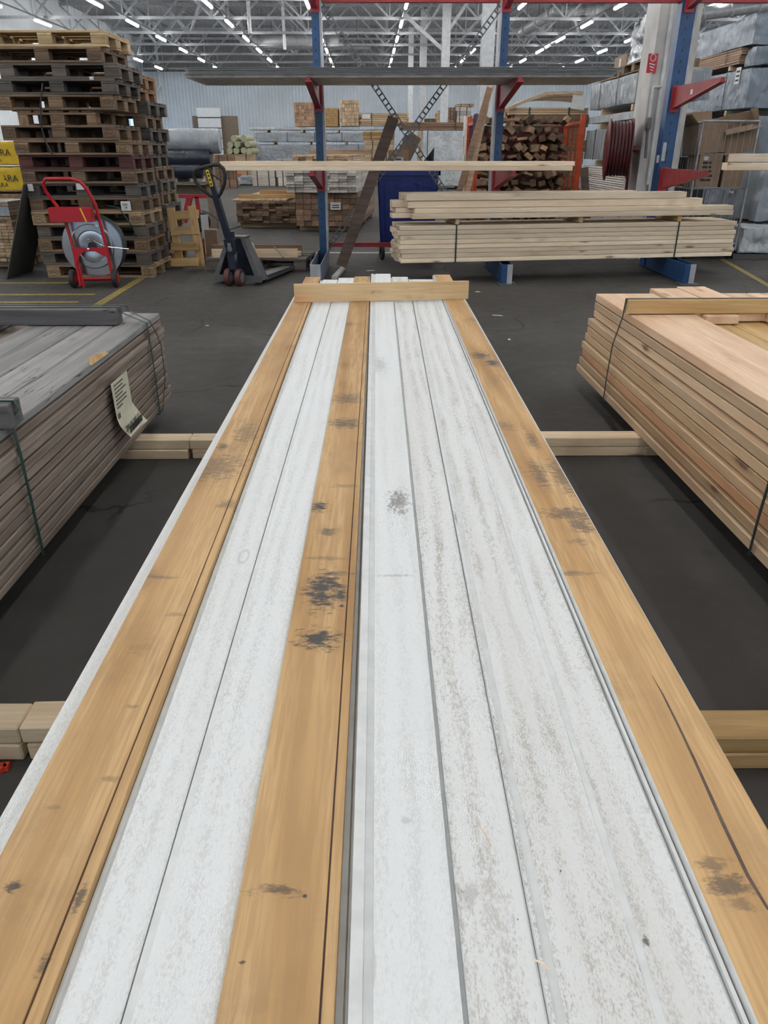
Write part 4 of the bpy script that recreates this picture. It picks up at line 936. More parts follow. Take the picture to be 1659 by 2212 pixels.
# ================================================================== GENERIC PACKS
def wrapped(name, label, size, loc, rz=0.0, mat='wrap', seed=1, amp=0.03, straps=(), sheet=None, cuts=9, group=None, feet=True, strapmat='strap_dark'):
    """a pack under loose plastic: origin at the middle of its base, length along local X"""
    sx, sy, sz = size
    t = thing(name, label, 'wrapped pack', loc, rz, group)
    bm = bmesh.new(); bmesh.ops.create_cube(bm, size=1.0)
    bmesh.ops.subdivide_edges(bm, edges=bm.edges[:], cuts=cuts, use_grid_fill=True)
    for v in bm.verts:
        p = Vector((v.co.x * sx, v.co.y * sy, v.co.z * sz)); q = Vector((p.x * 2.2 + seed * 7.1, p.y * 2.2, p.z * 2.8))
        d = noise.noise(q) * amp + noise.noise(q * 2.7) * amp * .5
        r = Vector((v.co.x * 2, v.co.y * 2, v.co.z * 2)); big = sum(1 for e in r if abs(e) > .98)
        n = Vector((r.x if abs(r.x) > .98 else 0, r.y if abs(r.y) > .98 else 0, r.z if abs(r.z) > .98 else 0))
        if n.length: n.normalize()
        p -= n * (abs(d) + (.012 if big > 1 else 0))
        if r.z > .9: p.z -= .0
        v.co = p + Vector((0, 0, sz / 2 + (.09 if feet else 0)))
    me = bpy.data.meshes.new('wrapping'); bm.to_mesh(me); bm.free(); me.materials.append(M[mat]); me.polygons.foreach_set('use_smooth', [True] * len(me.polygons)); me.set_sharp_from_angle(angle=R(55))
    link('wrapping', me, t)
    z0 = .09 if feet else 0
    if feet:
        for k in range(max(2, int(sx / 1.4))):
            n = max(2, int(sx / 1.4)); x = -sx / 2 + sx * (k + .5) / n
            part('bearer', cbm('bearer', sy * .96, .09, .088, 'far_wood'), None, t, loc=(x, 0, .045), rot=(0, 0, R(90)))
    for s in straps:
        x = sx * (s - .5)
        part('strap', MB().box(x - .012, x + .012, -sy / 2 - .004, -sy / 2 - .001, z0, z0 + sz).box(x - .012, x + .012, -sy / 2, sy / 2, z0 + sz, z0 + sz + .003), strapmat, t)
    if sheet:
        x = sx * (sheet[0] - .5); z = z0 + sz * sheet[1]
        sh = part('label_sheet', MB().box(x - .1, x + .1, -sy / 2 - .008, -sy / 2 - .005, z - .13, z + .13), 'paper', t)
        for k in range(3): part('printed_line', MB().box(x - .07, x + .07, -sy / 2 - .0095, -sy / 2 - .008, z - .09 + k * .07, z - .06 + k * .07), 'ink', sh)
    return t
def lumber(name, label, L, bw, bh, nx, nz, loc, rz, mat, jit=.03, straps=(), sheet=None, bearers=True, skew=0.0, cat='timber pack', every=True, colf=None, group=None):
    """boards along local Y (ends facing the camera at y = 0), origin at the middle of the front edge on the floor"""
    t = thing(name, label, cat, loc, rz, group); z0 = .09 if bearers else 0
    for j in range(nz):
        for i in range(nx):
            if not every and 0 < i < nx - 1 and j < nz - 1: continue
            part('board', cbm('board', L, bw - .003, bh - .003, mat), None, t, loc=((i - (nx - 1) / 2) * bw, L / 2 + rnd(0, jit) + skew * (nz - j) * .02, z0 + (j + .5) * bh), rot=(0, 0, R(90)), color=colf() if colf else None)
    if bearers:
        for y in (.25, L / 2, L - .3): part('bearer', cbm('bearer', nx * bw * .96, .09, .088, 'far_wood'), None, t, loc=(0, y, .045))
    W_, H_ = nx * bw, nz * bh
    for y in straps: part('strap', MB().box(W_ / 2, W_ / 2 + .003, y - .01, y + .01, z0, z0 + H_).box(-W_ / 2 - .003, -W_ / 2, y - .01, y + .01, z0, z0 + H_).box(-W_ / 2, W_ / 2, y - .01, y + .01, z0 + H_, z0 + H_ + .003), 'strap_dark', t)
    if sheet:
        x, z = sheet; sh = part('label_sheet', MB().box(x - .09, x + .09, -.008, -.005, z - .06, z + .06), 'paper', t)
        for k in range(2): part('printed_line', MB().box(x - .06, x + .06, -.0095, -.008, z - .03 + k * .035, z - .015 + k * .035), 'ink', sh)
    return t
def gv(): k = rnd(.75, 1.15); return (k, k * rnd(.95, 1.0), k * rnd(.9, 1.0))

# ================================================================== LEFT EDGE
p = at(0, 582, z=0)
lx = at(46, 582, z=0).x
t = lumber('lath_pack', 'pale lath pack bound with wire at the left edge', .9, .075, .036, 8, 18, (lx - .3, p.y, 0), R(0), 'far_wood', .015, colf=gv)
for k in range(3): part('wire_band', MB().box(-.302, .302, -.012, -.008, .09 + .2 * k + .05, .09 + .2 * k + .058), 'strap_dark', t)
part('grey_film', MB().box(-.303, .303, -.006, .45, .09 + .648, .09 + .665).box(-.303, .303, -.012, -.004, .60, .70), 'wrap', t)
wrapped('bag_pack', 'yellow plastic bag pack with black print, upper of the two behind the laths', (1.3, .9, .33), (at(30, 345, Y=12.4).x - .55, 12.8, 1.08), 0, 'yellow', 3, .02, feet=False)
wrapped('bag_pack', 'yellow plastic bag pack with black print, lower of the two behind the laths', (1.3, .9, .33), (at(35, 380, Y=12.3).x - .50, 12.7, .73), 0, 'yellow', 5, .02, feet=False)
for o, z in ((-.1, 1.25), (-.05, .90)):
    tt = [x for x in bpy.data.objects if x.name.startswith('bag_pack')][0 if z > 1 else 1]
    text('ARA', .13, tt, (.42, -.452, .17), (R(90), 0, R(-4)))
    text('SPARA', .09, tt, (.25, -.452, .08), (R(90), 0, R(4)))
lumber('base_pack', 'timber pack carrying the yellow bags at the left edge', 1.2, .1, .06, 13, 10, (at(20, 400, Y=12.2).x - .5, 12.2, 0), 0, 'brown_end', .02, every=False)
# grey board leaning on the front pallet stack
a, b = at(35, 596, z=0), at(57, 398, Y=8.62)
solo('grey_board', MB().hexa([(a.x, 8.56, 0), (a.x + .012, 8.56, 0), (a.x + .012, 9.25, 0), (a.x, 9.25, 0), (b.x - .012, 8.56, b.z), (b.x, 8.56, b.z), (b.x, 9.25, b.z), (b.x - .012, 9.25, b.z)]), 'fibre_grey', 'thin grey board leaning edge-on against the front pallet stack', 'board')

# ---- film roll stand behind the pallets
ry = 14.4
def rx(px, py=330): return at(px, py, Y=ry).x
zc = lambda py: at(400, py, Y=ry).z
t = thing('roll_stand', 'brown-posted stand holding big plastic film rolls behind the pallets', 'stand', (rx(455), ry, 0))
X0 = rx(455)
g = part('film_roll', MB().lathe([(.05, 0), (.19, 0), (.20, .03), (.20, 1.0), (.19, 1.03), (.05, 1.03)], (rx(350) - X0, 0, zc(305)), (1, 0, 0), 26), 'wrap', t, True, label='upper grey film roll')
part('film_roll', MB().lathe([(.05, 0), (.17, 0), (.18, .03), (.18, .85), (.05, .86)], (rx(352) - X0, -.05, zc(342)), (1, 0, 0), 26), 'wrap_dark', t, True, label='dark navy film roll')
part('film_roll', MB().lathe([(.05, 0), (.12, 0), (.13, .03), (.13, .55), (.05, .56)], (rx(368) - X0, -.12, zc(368)), (1, 0, 0), 22), 'wrap_dark', t, True, label='lower dark film roll')
part('shaft', MB().tube([(rx(350) - X0 - .1, 0, zc(305)), (rx(472) - X0, 0, zc(303))], .02, 8), 'black', t, True)
part('shaft', MB().tube([(rx(368) - X0 - .1, -.1, zc(361)), (rx(450) - X0, -.1, zc(361))], .028, 8), 'steel', t, True)
part('post', MB().hexa([(rx(447, 400) - X0, -.05, 0), (rx(462, 400) - X0, -.05, 0), (rx(462, 400) - X0, .12, 0), (rx(447, 400) - X0, .12, 0), (rx(435, 290) - X0, -.05, zc(288)), (rx(456, 290) - X0, -.05, zc(288)), (rx(456, 290) - X0, .12, zc(288)), (rx(435, 290) - X0, .12, zc(288))]), 'chipboard', t)
part('post', MB().box(-1.15, -1.0, 0, .12, 0, zc(288)), 'chipboard', t)
part('shelf', MB().box(-1.1, -.02, -.15, .15, zc(397), zc(392)), 'chipboard', t)
part('crosspiece', MB().box(-1.1, -.02, .1, .14, zc(420), zc(400)), 'chipboard', t)
for i, (px, w, mat, lb) in enumerate(((400, .2, 'black', 'dark tool box on the roll stand shelf'), (425, .08, 'stack_timber', 'left wood block on the roll stand shelf'), (443, .07, 'stack_timber', 'right wood block on the roll stand shelf'))):
    solo('shelf_block', cbm('shelf_block', w, .1, .09, mat), None, lb, 'block', (rx(px, 400), ry - .05, zc(392) + .046))
# red trolley frame with a wheel
ty = 13.7
def tx(px, py): q = at(px, py, Y=ty); return q
t = thing('red_trolley', 'red steel trolley frame with a dark wheel behind the slatted frame', 'trolley', at(420, 490, Y=ty))
L0 = Vector(t.location); L0.z = 0; t.location = L0
part('top_bar', MB().box(tx(386, 422).x - L0.x, tx(447, 422).x - L0.x, -.03, .03, tx(400, 428).z, tx(400, 420).z), 'red', t)
part('leg', MB().bar(tx(410, 425) - L0, tx(398, 480) - L0, .09), 'red', t); part('leg', MB().bar(tx(425, 425) - L0, tx(432, 480) - L0, .06), 'red', t)
part('foot_bar', MB().bar(tx(388, 462) - L0, tx(432, 462) - L0, .05), 'red_dull', t)
part('wheel', MB().lathe([(.03, -.04), (.14, -.04), (.16, -.02), (.16, .02), (.14, .04), (.03, .04)], (tx(437, 470).x - L0.x, 0, .16), (.8, -.6, 0), 22), 'rubber', t, True)
part('hose', MB().tube([tx(437, 455) - L0, tx(455, 462) - L0, tx(478, 480) - L0, tx(496, 496) - L0, tx(520, 488) - L0], .014, 6), 'jack_grey', t, True)
solo('orange_rod', MB().tube([at(439, 515, Y=10.0), at(443, 560, z=0)], .012, 8), 'orange', 'thin orange rod standing beside the slatted frame', 'rod', smooth=True)
solo('white_sheet', MB().box(-.05, .05, -.006, .006, 0, .5), 'paper', 'narrow white sheet standing behind the slatted frame', 'sheet', at(428, 560, z=0) + Vector((0, .6, 0)), (R(-6), 0, R(8)))
q = at(450, 560, z=0); solo('small_carton', MB().cbox(.16, .12, .34, .004), 'cardboard', 'small brown carton on the floor behind the pallet jack', 'carton', (q.x, q.y + .35, .17))

# ================================================================== MIDDLE GROUND, LEFT OF THE BIN
fx = at(707, 501, z=0)
lumber('brown_timber_pack', 'brown timber pack with white label, under the pale pack', 3.4, .135, .09, 8, 6, (fx.x, fx.y, 0), R(-4.5), 'brown_end', .04, sheet=(.16, .42), colf=gv)
lumber('pale_timber_pack', 'pale painted timber pack in the middle of the three-pack pile', 3.4, .15, .043, 8, 8, (at(693, 400, Y=13.7).x, 13.66, .632), R(-4.5), 'pale_end', .10, bearers=False, straps=(1.0, 2.6))
lumber('spruce_pack', 'fresh spruce pack on top of the three-pack pile', 2.9, .12, .036, 8, 4, (at(690, 350, Y=14.0).x, 13.95, .977), R(-4.5), 'far_wood', .14, straps=(.8,), colf=gv)
solo('loose_spruce_board', cbm('loose_spruce_board', 1.2, .03, .07, 'brown_end'), None, 'brown board on edge on the topmost spruce pack', 'board', (at(735, 330, Y=16.0).x, 16.0, 1.248), (0, 0, R(-3)))
lx2 = at(576, 494, z=0)
lumber('low_timber_pack', 'low dark-ended timber pack with pale tops, left of the pile', 3.0, .12, .04, 9, 9, (lx2.x, lx2.y, 0), R(-2), 'brown_end', .12, colf=lambda: (rnd(.45, 1.1),) * 3)
for k in range(8): solo('pale_board', cbm('pale_board', 2.8, .11, .03, 'far_wood'), None, 'pale loose board, %s across the low timber pack from its left' % (['first'] + ORD[1:])[k], 'board', (lx2.x - .46 + k * .125 - .05, lx2.y + 1.5 + rnd(-.06, .1), .467), (0, 0, R(88)), 'loose boards on the low timber pack')
solo('pack_batten', cbm('pack_batten', 1.1, .06, .07, 'pine_yellow'), None, 'yellow batten across the low timber pack', 'batten', (lx2.x, lx2.y + .5, .518))
solo('pack_batten', cbm('pack_batten', .9, .06, .08, 'bearer_yellow'), None, 'golden rear batten across the low timber pack', 'batten', (lx2.x + .1, lx2.y + 1.8, .523))

# ================================================================== FAR FIELD, CENTRE AND LEFT
FY = 36.0
def fxx(px, py=330, Y=FY): return at(px, py, Y=Y).x
def fz(py, Y=FY): return at(829, py, Y=Y).z
xa, xb = fxx(543), fxx(792)
def farpack(label, px0, px1, z0, z1, Y, seed, mat='wrap', depth=1.2, straps=(.3, .55, .8), sheet=None):
    a, b = fxx(px0, 330, Y), fxx(px1, 330, Y)
    return wrapped('wrapped_timber_pack', label, (b - a, depth, z1 - z0 - .09), ((a + b) / 2, Y + depth / 2, z0), 0, mat, seed, .06, straps, sheet, 11)
farpack('lowest grey wrapped pack by the far wall, folds hanging at its left', 545, 800, 0, fz(312), FY, 2, 'wrap', 1.2, (.9,))
farpack('middle grey wrapped pack by the far wall with dark straps', 552, 786, fz(312), fz(286), FY, 4, 'wrap')
farpack('flat pale sheet pack on top of the grey wrapped packs', 540, 845, fz(286), fz(274), FY, 6, 'wrap_white', 1.2, ())
lumber('far_lath_pack', 'reddish lath pack left of the blue upright, on the far pile', 1.4, .105, .13, 10, 7, ((fxx(639) + fxx(691)) / 2, FY + .1, fz(273)), 0, 'brown_end', .05, bearers=False, colf=lambda: (rnd(1.35, 1.6),) * 3)
lumber('far_lath_pack', 'golden block-like lath pack right of the blue upright, on the far pile', 1.4, .084, .1, 9, 7, ((fxx(694) + fxx(732)) / 2, FY + .1, fz(273)), 0, 'bearer_yellow', .02, bearers=False)
lumber('far_lath_pack', 'tall pinkish lath pack on the far pile beside the labelled pack', 1.4, .1, .14, 8, 7, ((fxx(735) + fxx(777)) / 2, FY + .1, fz(272)), 0, 'far_wood', .05, bearers=False, colf=lambda: (rnd(.85, 1.05),) * 3)
def far_long(label, px0, px1, py0, py1, Y, mat, nz, sheet=None):
    a, b = fxx(px0, 330, Y), fxx(px1, 330, Y); z0, z1 = (0 if py1 is None else fz(py1, Y)), fz(py0, Y); L = b - a
    t = thing('long_timber_pack', label, 'timber pack', ((a + b) / 2, Y, z0)); h = (z1 - z0) / nz
    for j in range(nz):
        for k in range(4): part('board', cbm('board', round(L, 2), .2, h - .006, mat), None, t, loc=(rnd(-.05, .05), .1 + k * .205 + rnd(-.008, .008), (j + .5) * h), color=gv())
    for s in (.25, .75): part('strap', MB().box(L * (s - .5) - .015, L * (s - .5) + .015, -.02, -.015, 0, z1 - z0), 'strap_dark', t)
    if sheet: part('label_sheet', MB().box(-L / 2 + .1, -L / 2 + .45, -.03, -.025, (z1 - z0) * .55, (z1 - z0) * .9), 'paper', t)
    return t
far_long('long tan timber pack with a white label on the far pile', 778, 880, 244, 272, FY + .2, 'far_wood', 6, True)
far_long('golden timber pack under the long tan pack, behind the brown plank', 786, 850, 284, 303, 33.0, 'bearer_yellow', 4)
far_long('lower golden timber pack behind the brown plank', 790, 850, 303, 322, 33.0, 'far_wood', 4)
far_long('timber pack carrying the golden packs behind the brown plank', 788, 850, 322, None, 33.0, 'far_wood', 8)
far_long('brown timber pack at the foot of the grey wrapped packs', 560, 630, 376, None, 34.2, 'brown_end', 4)
far_long('long tan pack on the wrapped pack right of the brace crossing', 866, 1020, 264, 281, 29.1, 'brown_end', 4)
for k, (px, py) in enumerate(((560, 352), (616, 348))): far_long(('left', 'right')[k] + ' plain pack behind the topmost spruce pack', px - 20, px + 30, py - 4, None, 31.5, 'pale_end', 3)
# mirror-bright panels and fibreboard against the wall
MY = 44.0
a, b = fxx(416, 290, MY), fxx(514, 290, MY)
solo('fibreboard_panel', MB().box(a, b, MY + .3, MY + .36, 0, fz(250, MY)), 'chipboard', 'large brown fibreboard panel standing behind the silver panels', 'panel')
t = thing('panel_rack', 'column of shiny silver panels standing by the far wall', 'panel rack', (fxx(455, 290, MY), MY, 0))
w = (fxx(479, 290, MY) - fxx(430, 290, MY)) / 2
for k in range(5):
    z1 = fz(233 + k * 22.5, MY); z0 = fz(253 + k * 22.5, MY)
    part('panel', MB().box(-w, w, -.02, .03, max(.02, z0), z1), 'foil_panel', t)
part('frame', MB().box(-w + .02, w - .02, .05, .1, 0, fz(234, MY)), 'cable_tray', t)
# insulation rolls on a pallet
IY = 34.0
for i, (px, py) in enumerate(((496, 326), (510, 326), (526, 325), (538, 327), (497, 313), (512, 312), (534, 311), (505, 299), (526, 299))):
    p = at(px, py, Y=IY)
    solo('insulation_roll', MB().lathe([(.0, 0), (.08, .004), (.122, -.002), (.122, 1.2), (0, 1.2)], p, (.1, 1, 0), 16), 'insulation', 'pale green insulation roll in the heap by the far wall', 'insulation roll', group='insulation rolls by the far wall', smooth=True)
far_long('low pale pack carrying the insulation rolls', 486, 546, 333, None, IY + .1, 'far_wood', 4)
wrapped('plastic_heap', 'crumpled white plastic heap under the insulation rolls', (1.3, .7, .35), (fxx(520, 345, 33), 32.6, 0), 0, 'wrap_white', 9, .18, feet=False)
solo('red_tag', MB().cbox(.2, .04, .1, .01), 'scrap_red', 'small red tag on the crumpled plastic heap', 'tag', (fxx(512, 338, 32.6), 32.6, .37))
far_long('timber pack behind the pallet jack handle', 462, 500, 334, None, 30.0, 'brown_end', 4)

# ================================================================== BLUE BIN WITH CARDBOARD
bp = at(880, 566, z=0); BY = 10.05
bxl, bxr = at(815, 470, Y=BY).x, at(945, 470, Y=BY).x
zt = at(880, 371, Y=BY).z
bw = (bxr - bxl) / 2
t = thing('blue_bin', 'big blue plastic bin on casters under the rack brace', 'bin', ((bxl + bxr) / 2, BY, 0))
def frus(mb, z0, z1, a0, a1, d0, d1): mb.hexa([(-a0, d0[0], z0), (a0, d0[0], z0), (a0, d0[1], z0), (-a0, d0[1], z0), (-a1, d1[0], z1), (a1, d1[0], z1), (a1, d1[1], z1), (-a1, d1[1], z1)])
mb = MB(); e = .02
for (x0, x1, y0, y1) in ((-1, 1, 0, 0), ): pass
mb.hexa([(-bw * .90, .03, .2), (bw * .90, .03, .2), (bw * .90, .05, .2), (-bw * .90, .05, .2), (-bw, 0, zt), (bw, 0, zt), (bw, .02, zt), (-bw, .02, zt)])
mb.hexa([(-bw * .90, .6, .2), (bw * .90, .6, .2), (bw * .90, .62, .2), (-bw * .90, .62, .2), (-bw, .63, zt), (bw, .63, zt), (bw, .65, zt), (-bw, .65, zt)])
for s in (-1, 1):
    x0, x1 = s * bw * .90, s * bw
    mb.hexa([(x0 - s * .02, .03, .2), (x0, .03, .2), (x0, .62, .2), (x0 - s * .02, .62, .2), (x1 - s * .02, 0, zt), (x1, 0, zt), (x1, .65, zt), (x1 - s * .02, .65, zt)])
mb.box(-bw * .9, bw * .9, .03, .62, .2, .22)
part('body', mb, 'bin_blue', t)
part('rim', MB().box(-bw - .02, bw + .02, -.03, .0, zt - .04, zt + .01).box(-bw - .02, bw + .02, .65, .68, zt - .04, zt + .01).box(-bw - .02, -bw, -.03, .68, zt - .04, zt + .01).box(bw, bw + .02, -.03, .68, zt - .04, zt + .01), 'bin_blue', t)
for x in (-.22, .2): part('rib', MB().hexa([(x - .05, .0, .25), (x + .05, .0, .25), (x + .05, .04, .25), (x - .05, .04, .25), (x - .06, -.025, zt - .12), (x + .06, -.025, zt - .12), (x + .06, .01, zt - .12), (x - .06, .01, zt - .12)]), 'bin_blue', t)
part('handle_pocket', MB().prism([(.05, zt - .09), (.25, zt - .16), (.33, zt - .09), (.33, zt - .11), (.25, zt - .18), (.05, zt - .11)], -.03, -.012), 'bin_blue', t)
for x in (-bw * .85, bw * .8):
    for y in (.08, .55):
        w = part('caster', MB().lathe([(.02, -.02), (.085, -.02), (.095, 0), (.085, .02), (.02, .02)], (x, y, .095), (1, .25, 0), 18), 'rubber', t, True)
        part('fork', MB().box(x - .035, x - .027, y - .03, y + .03, .08, .2).box(x + .027, x + .035, y - .03, y + .03, .08, .2), 'zinc', w)
def carton_sheet(pts, Y0, Y1, mat, name, label):     # stiff cardboard outlined by four image corners, given its own distance and thickness
    a = [at(x, y, Y=Y) for (x, y), Y in zip(pts, (Y0, Y0, Y1, Y1))]
    n = (a[1] - a[0]).cross(a[3] - a[0]).normalized() * .012
    return solo(name, MB().hexa(a + [q + n for q in a]), mat, label, 'cardboard')
carton_sheet(((833, 368), (874, 300), (902, 318), (872, 374)), 10.30, 10.34, 'cardboard', 'cardboard_sheet', 'brown cardboard sheet sticking out of the blue bin')
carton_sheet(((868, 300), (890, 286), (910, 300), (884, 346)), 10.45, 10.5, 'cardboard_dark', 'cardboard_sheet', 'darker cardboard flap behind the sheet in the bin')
carton_sheet(((895, 374), (930, 330), (938, 318), (936, 372)), 10.4, 10.45, 'black', 'cardboard_sheet', 'dark torn sheet at the right side of the bin')
q = at(861, 348, Y=10.22)
t = thing('open_carton', 'light carton with a white shipping label in the blue bin', 'carton', (q.x, 10.22, zt - .12))
part('box', MB().cbox(.25, .16, .36, .004), 'cardboard', t, loc=(0, .08, .18), color=(1.25, 1.25, 1.25))
part('label_sheet', MB().box(-.06, .06, -.006, -.001, .21, .28), 'paper', t)
part('printed_line', MB().box(-.04, .03, -.0075, -.006, .25, .265), 'ink', t)

# brown plank leaning across the brace
a, b = at(735, 577, z=0.02), at(852, 252, Y=9.80)
a.y = 9.15; a = at(737, 575, Y=9.2); a.z = max(a.z, .035)
b = at(850, 254, Y=9.36)
solo('brown_plank', MB().bar(a, b, .125, .03, up=(0, -1, 0)), 'plank_brown', 'long dark brown plank leaning across the rack brace', 'plank')
solo('white_offcut', MB().bar(at(722, 600, z=.02), at(742, 578, z=.02), .06, .03), 'white_smooth', 'short white offcut on the floor at the brown plank foot', 'offcut')
# leaning slats right of the wrapped pack
for k, (x0, y0, x1, y1, Y0, Y1, lb) in enumerate(((990, 420, 1058, 190, 10.3, 10.7, 'left long slat leaning beside the orange stillage'), (1008, 420, 1050, 225, 10.35, 10.75, 'right long slat leaning beside the orange stillage'), (1000, 380, 1064, 188, 10.5, 10.9, 'thin rear slat leaning beside the orange stillage'))):
    a, b = at(x0, y0, Y=Y0), at(x1, y1, Y=Y1); d = (a - b) / (a.z - b.z); a = a - d * (a.z - .02)
    solo('timber_lath', MB().bar(a, b, .075 if k < 2 else .04, .03, up=(0, -1, 0)), 'far_wood' if k else 'brown_end', lb, 'slat', color=(1.3, 1.3, 1.3) if k == 0 else None)
farpack('pale shiny wrapped pack right of the brace crossing', 912, 1022, 0, fz(281, 29.0), 29.0, 13, 'wrap_white', 1.2, (.1,))
# small far packs on the right of the white columns
for (px0, px1, py0, py1, Y, mat, lb) in ((918, 940, 256, 266, 35.6, 'brown_end', 'small orange-brown block pack between the white columns'), (941, 965, 238, 266, 35.6, 'far_wood', 'short tan pack behind the slim white column'), (966, 981, 232, 266, 35.6, 'brown_end', 'narrow brown lath pack right of the slim white column'), (982, 1012, 231, 266, 35.6, 'pale_end', 'grey-white pack right of the slim white column'), (983, 1018, 224, 231, 35.6, 'far_wood', 'pale planks on top of the grey-white pack'), (1005, 1045, 250, None, 26, 'pale_end', 'grey pack end left of the middle blue upright')):
    far_long(lb, px0, px1, py0, py1, Y, mat, 4)
    a, b = fxx(px0, 300, Y), fxx(px1, 300, Y)
far_long('broad timber base carrying the packs by the white columns', 905, 1045, 266, None, 35.6, 'far_wood', 10)

# ================================================================== ORANGE STILLAGE WITH OFFCUTS
SY = 11.3
sxl, sxr = at(1028, 330, Y=SY).x, at(1252, 330, Y=SY).x
szt = at(1100, 250, Y=SY).z
t = thing('orange_stillage', 'orange steel stillage crammed with wood offcuts', 'stillage', ((sxl + sxr) / 2, SY, 0))
sw = (sxr - sxl) / 2; SD = 1.0
for x in (-sw, sw):
    for y in (0, SD): part('post', MB().box(x - .03, x + .03, y - .03, y + .03, 0, szt + .02), 'orange', t)
    part('side_rail', MB().box(x - .02, x + .02, 0, SD, szt - .10, szt - .06), 'orange', t)
    part('side_rail', MB().box(x - .02, x + .02, 0, SD, .1, .15), 'orange', t)
    for k in range(1, 7 if x < 0 else 4): part('side_bar', MB().box(x - .01, x + .01, SD * k / (7 if x < 0 else 4) - .01, SD * k / (7 if x < 0 else 4) + .01, .12, szt - .08), 'maroon' if x < 0 else 'orange', t)
    for k in range(1, 8 if x < 0 else 1): part('side_wire', MB().box(x - .006, x + .006, 0, SD, .15 + k * (szt - .25) / 8, .158 + k * (szt - .25) / 8), 'maroon' if x < 0 else 'orange', t)
part('back_rail', MB().box(-sw, sw, SD - .02, SD + .02, szt - .04, szt + .0), 'orange', t)
part('base', MB().box(-sw, sw, 0, SD, .1, .14), 'orange', t)
part('back_panel', MB().box(-sw, sw, SD + .0, SD + .01, .14, szt - .1), 'maroon', t)
random.seed(23)
zz = .14; n_off = 0; rows = []
top = szt + .02
r = 0
while zz < top - .04:
    x = -sw + .10 + (r % 2) * .04
    while x < sw - .09 - (0 if zz < 1.35 else .05):
        w, h, L = rnd(.06, .115), rnd(.055, .10), rnd(.30, .60)
        roll = rnd(-.8, .8)
        if random.random() < .12: w, h, roll = rnd(.11, .14), .035, rnd(-.3, .3)
        fy = rnd(.06, .26) if random.random() > .2 else rnd(-.06, .06)
        k = rnd(.45, 1.5)
        solo('wood_offcut', cbm('wood_offcut', .5, .08, .07, 'log', .003), None, 'short wood offcut piled in the orange stillage', 'offcut',
             ((sxl + sxr) / 2 + x, SY + fy + .30, zz + .06), (roll, rnd(-.06, .06), R(90) + rnd(-.12, .12)), 'offcuts in the stillage', color=(k, k * .96, k * .90)).scale = (L / .5, w / .08, h / .07)
        x += rnd(.112, .145); n_off += 1
    zz += .112; r += 1
solo('purple_glove', MB().tube([at(1028, 247, Y=SY), at(1031, 262, Y=SY - .03), at(1028, 300, Y=SY - .03), at(1030, 330, Y=SY - .03)], [.03, .06, .05, .03], 8), 'cloth_purple', 'dark purple cloth hung on the stillage corner', 'cloth', smooth=True)
solo('leaning_plank', MB().bar((at(1262, 362, Y=11.15).x + .14, 10.98, .02), at(1262, 362, Y=11.15), .10, .03, up=(0, -1, 0)), 'plank_brown', 'short brown plank leaning right of the stillage', 'plank')
# heap of boards behind the stillage
hy = 15.6
far_long('tan board pile behind the stillage with curved boards on top', 1095, 1262, 232, 248, hy, 'far_wood', 3)
far_long('dark-ended board pack under the tan board pile behind the stillage', 1105, 1262, 248, None, hy, 'brown_end', 9)
for k in range(6):
    a = at(1090 + k * 6, 250 - k * 3, Y=hy - .1); b = at(1180 + k * 10, 214 + k * 2, Y=hy + .1); c_ = at(1258, 212 + k * 3, Y=hy + .3); m_ = at(1130 + k * 6, 232 - k * 2, Y=hy)
    mb = MB(); pts = [a, m_, b, c_]
    mb.tube([(p[0], p[1] + .11 * k, p[2] + .09) for p in pts], .035, 4)
    solo('bent_board', mb, 'pale_end' if k % 2 else 'far_wood', 'bent grey board sagging over the pile behind the stillage', 'board', group='bent boards behind the stillage')
q = at(1250, 222, Y=15.55)
solo('pack_note', MB().box(-.13, .13, -.006, 0, -.11, .11), 'paper', 'tilted white note on the wrapped pack behind the stillage', 'note', q, (0, R(8), 0))

# ================================================================== WHITE COLUMN, HOSE REEL
CY = 10.25
cxl = at(1388, 300, Y=CY).x
t = thing('concrete_column', 'white painted concrete column beside the right blue upright', 'column', (cxl, CY, 0))
part('shaft', MB().prism([(0, 0), (.12, 0), (.125, .02), (.15, .02), (.155, -.015), (.26, -.015), (.265, .01), (.30, .01), (.305, -.015), (.40, -.015), (.405, .02), (.50, .02), (.50, .5), (0, .5)], 0, 7.6, 'Z'), 'column', t)
part('pipe', MB().tube([(.135, -.02, .9), (.135, -.02, 3.2), (.135, -.02, 7.5)], .022, 8), 'pipe', t, True)
part('pipe', MB().tube([(.03, -.05, 1.55), (.03, -.05, 1.95), (.03, -.05, 1.97), (.13, -.04, 1.98)], .016, 8), 'pipe', t, True)
part('valve', MB().cbox(.06, .07, .14, .015, Matrix.Translation((.03, -.05, 1.58))).tube([(.03, -.05, 1.52), (.05, -.06, 1.2)], .018, 8), 'cable_tray', t, True)
sg = part('fire_sign', MB().box(-.07, .045, -.016, -.004, at(1385, 158, Y=CY).z, at(1385, 116, Y=CY).z), 'red_bright', t, label='red fire hose sign')
z1 = at(1385, 125, Y=CY).z
MBr = MB(); MBr.tube([(-.012 + math.cos(a) * .032, -.018, z1 + math.sin(a) * .035) for a in [i * math.pi / 8 for i in range(16)]], .005, 5, True)
for k in range(4): MBr.tube([(-.045 + .008 * k, -.018, z1 - .06 - .03 * k), (.02 - .006 * k, -.018, z1 - .075 - .03 * k)], .006, 5)
part('pictogram', MBr, 'paper', sg, True)
hc = at(1350, 322, Y=CY + .1)
hr_ = .36
t = thing('hose_reel', 'dark red fire hose reel on the white column', 'hose reel', (cxl, hc.y, hc.z))
dx = -.40
axd = Vector((1, -.22, 0)).normalized()
part('flange', MB().lathe([(.05, 0), (.20, -.03), (.33, -.01), (hr_, .0), (hr_, .015), (.05, .02)], (dx, 0, 0), axd, 36), 'maroon', t, True)
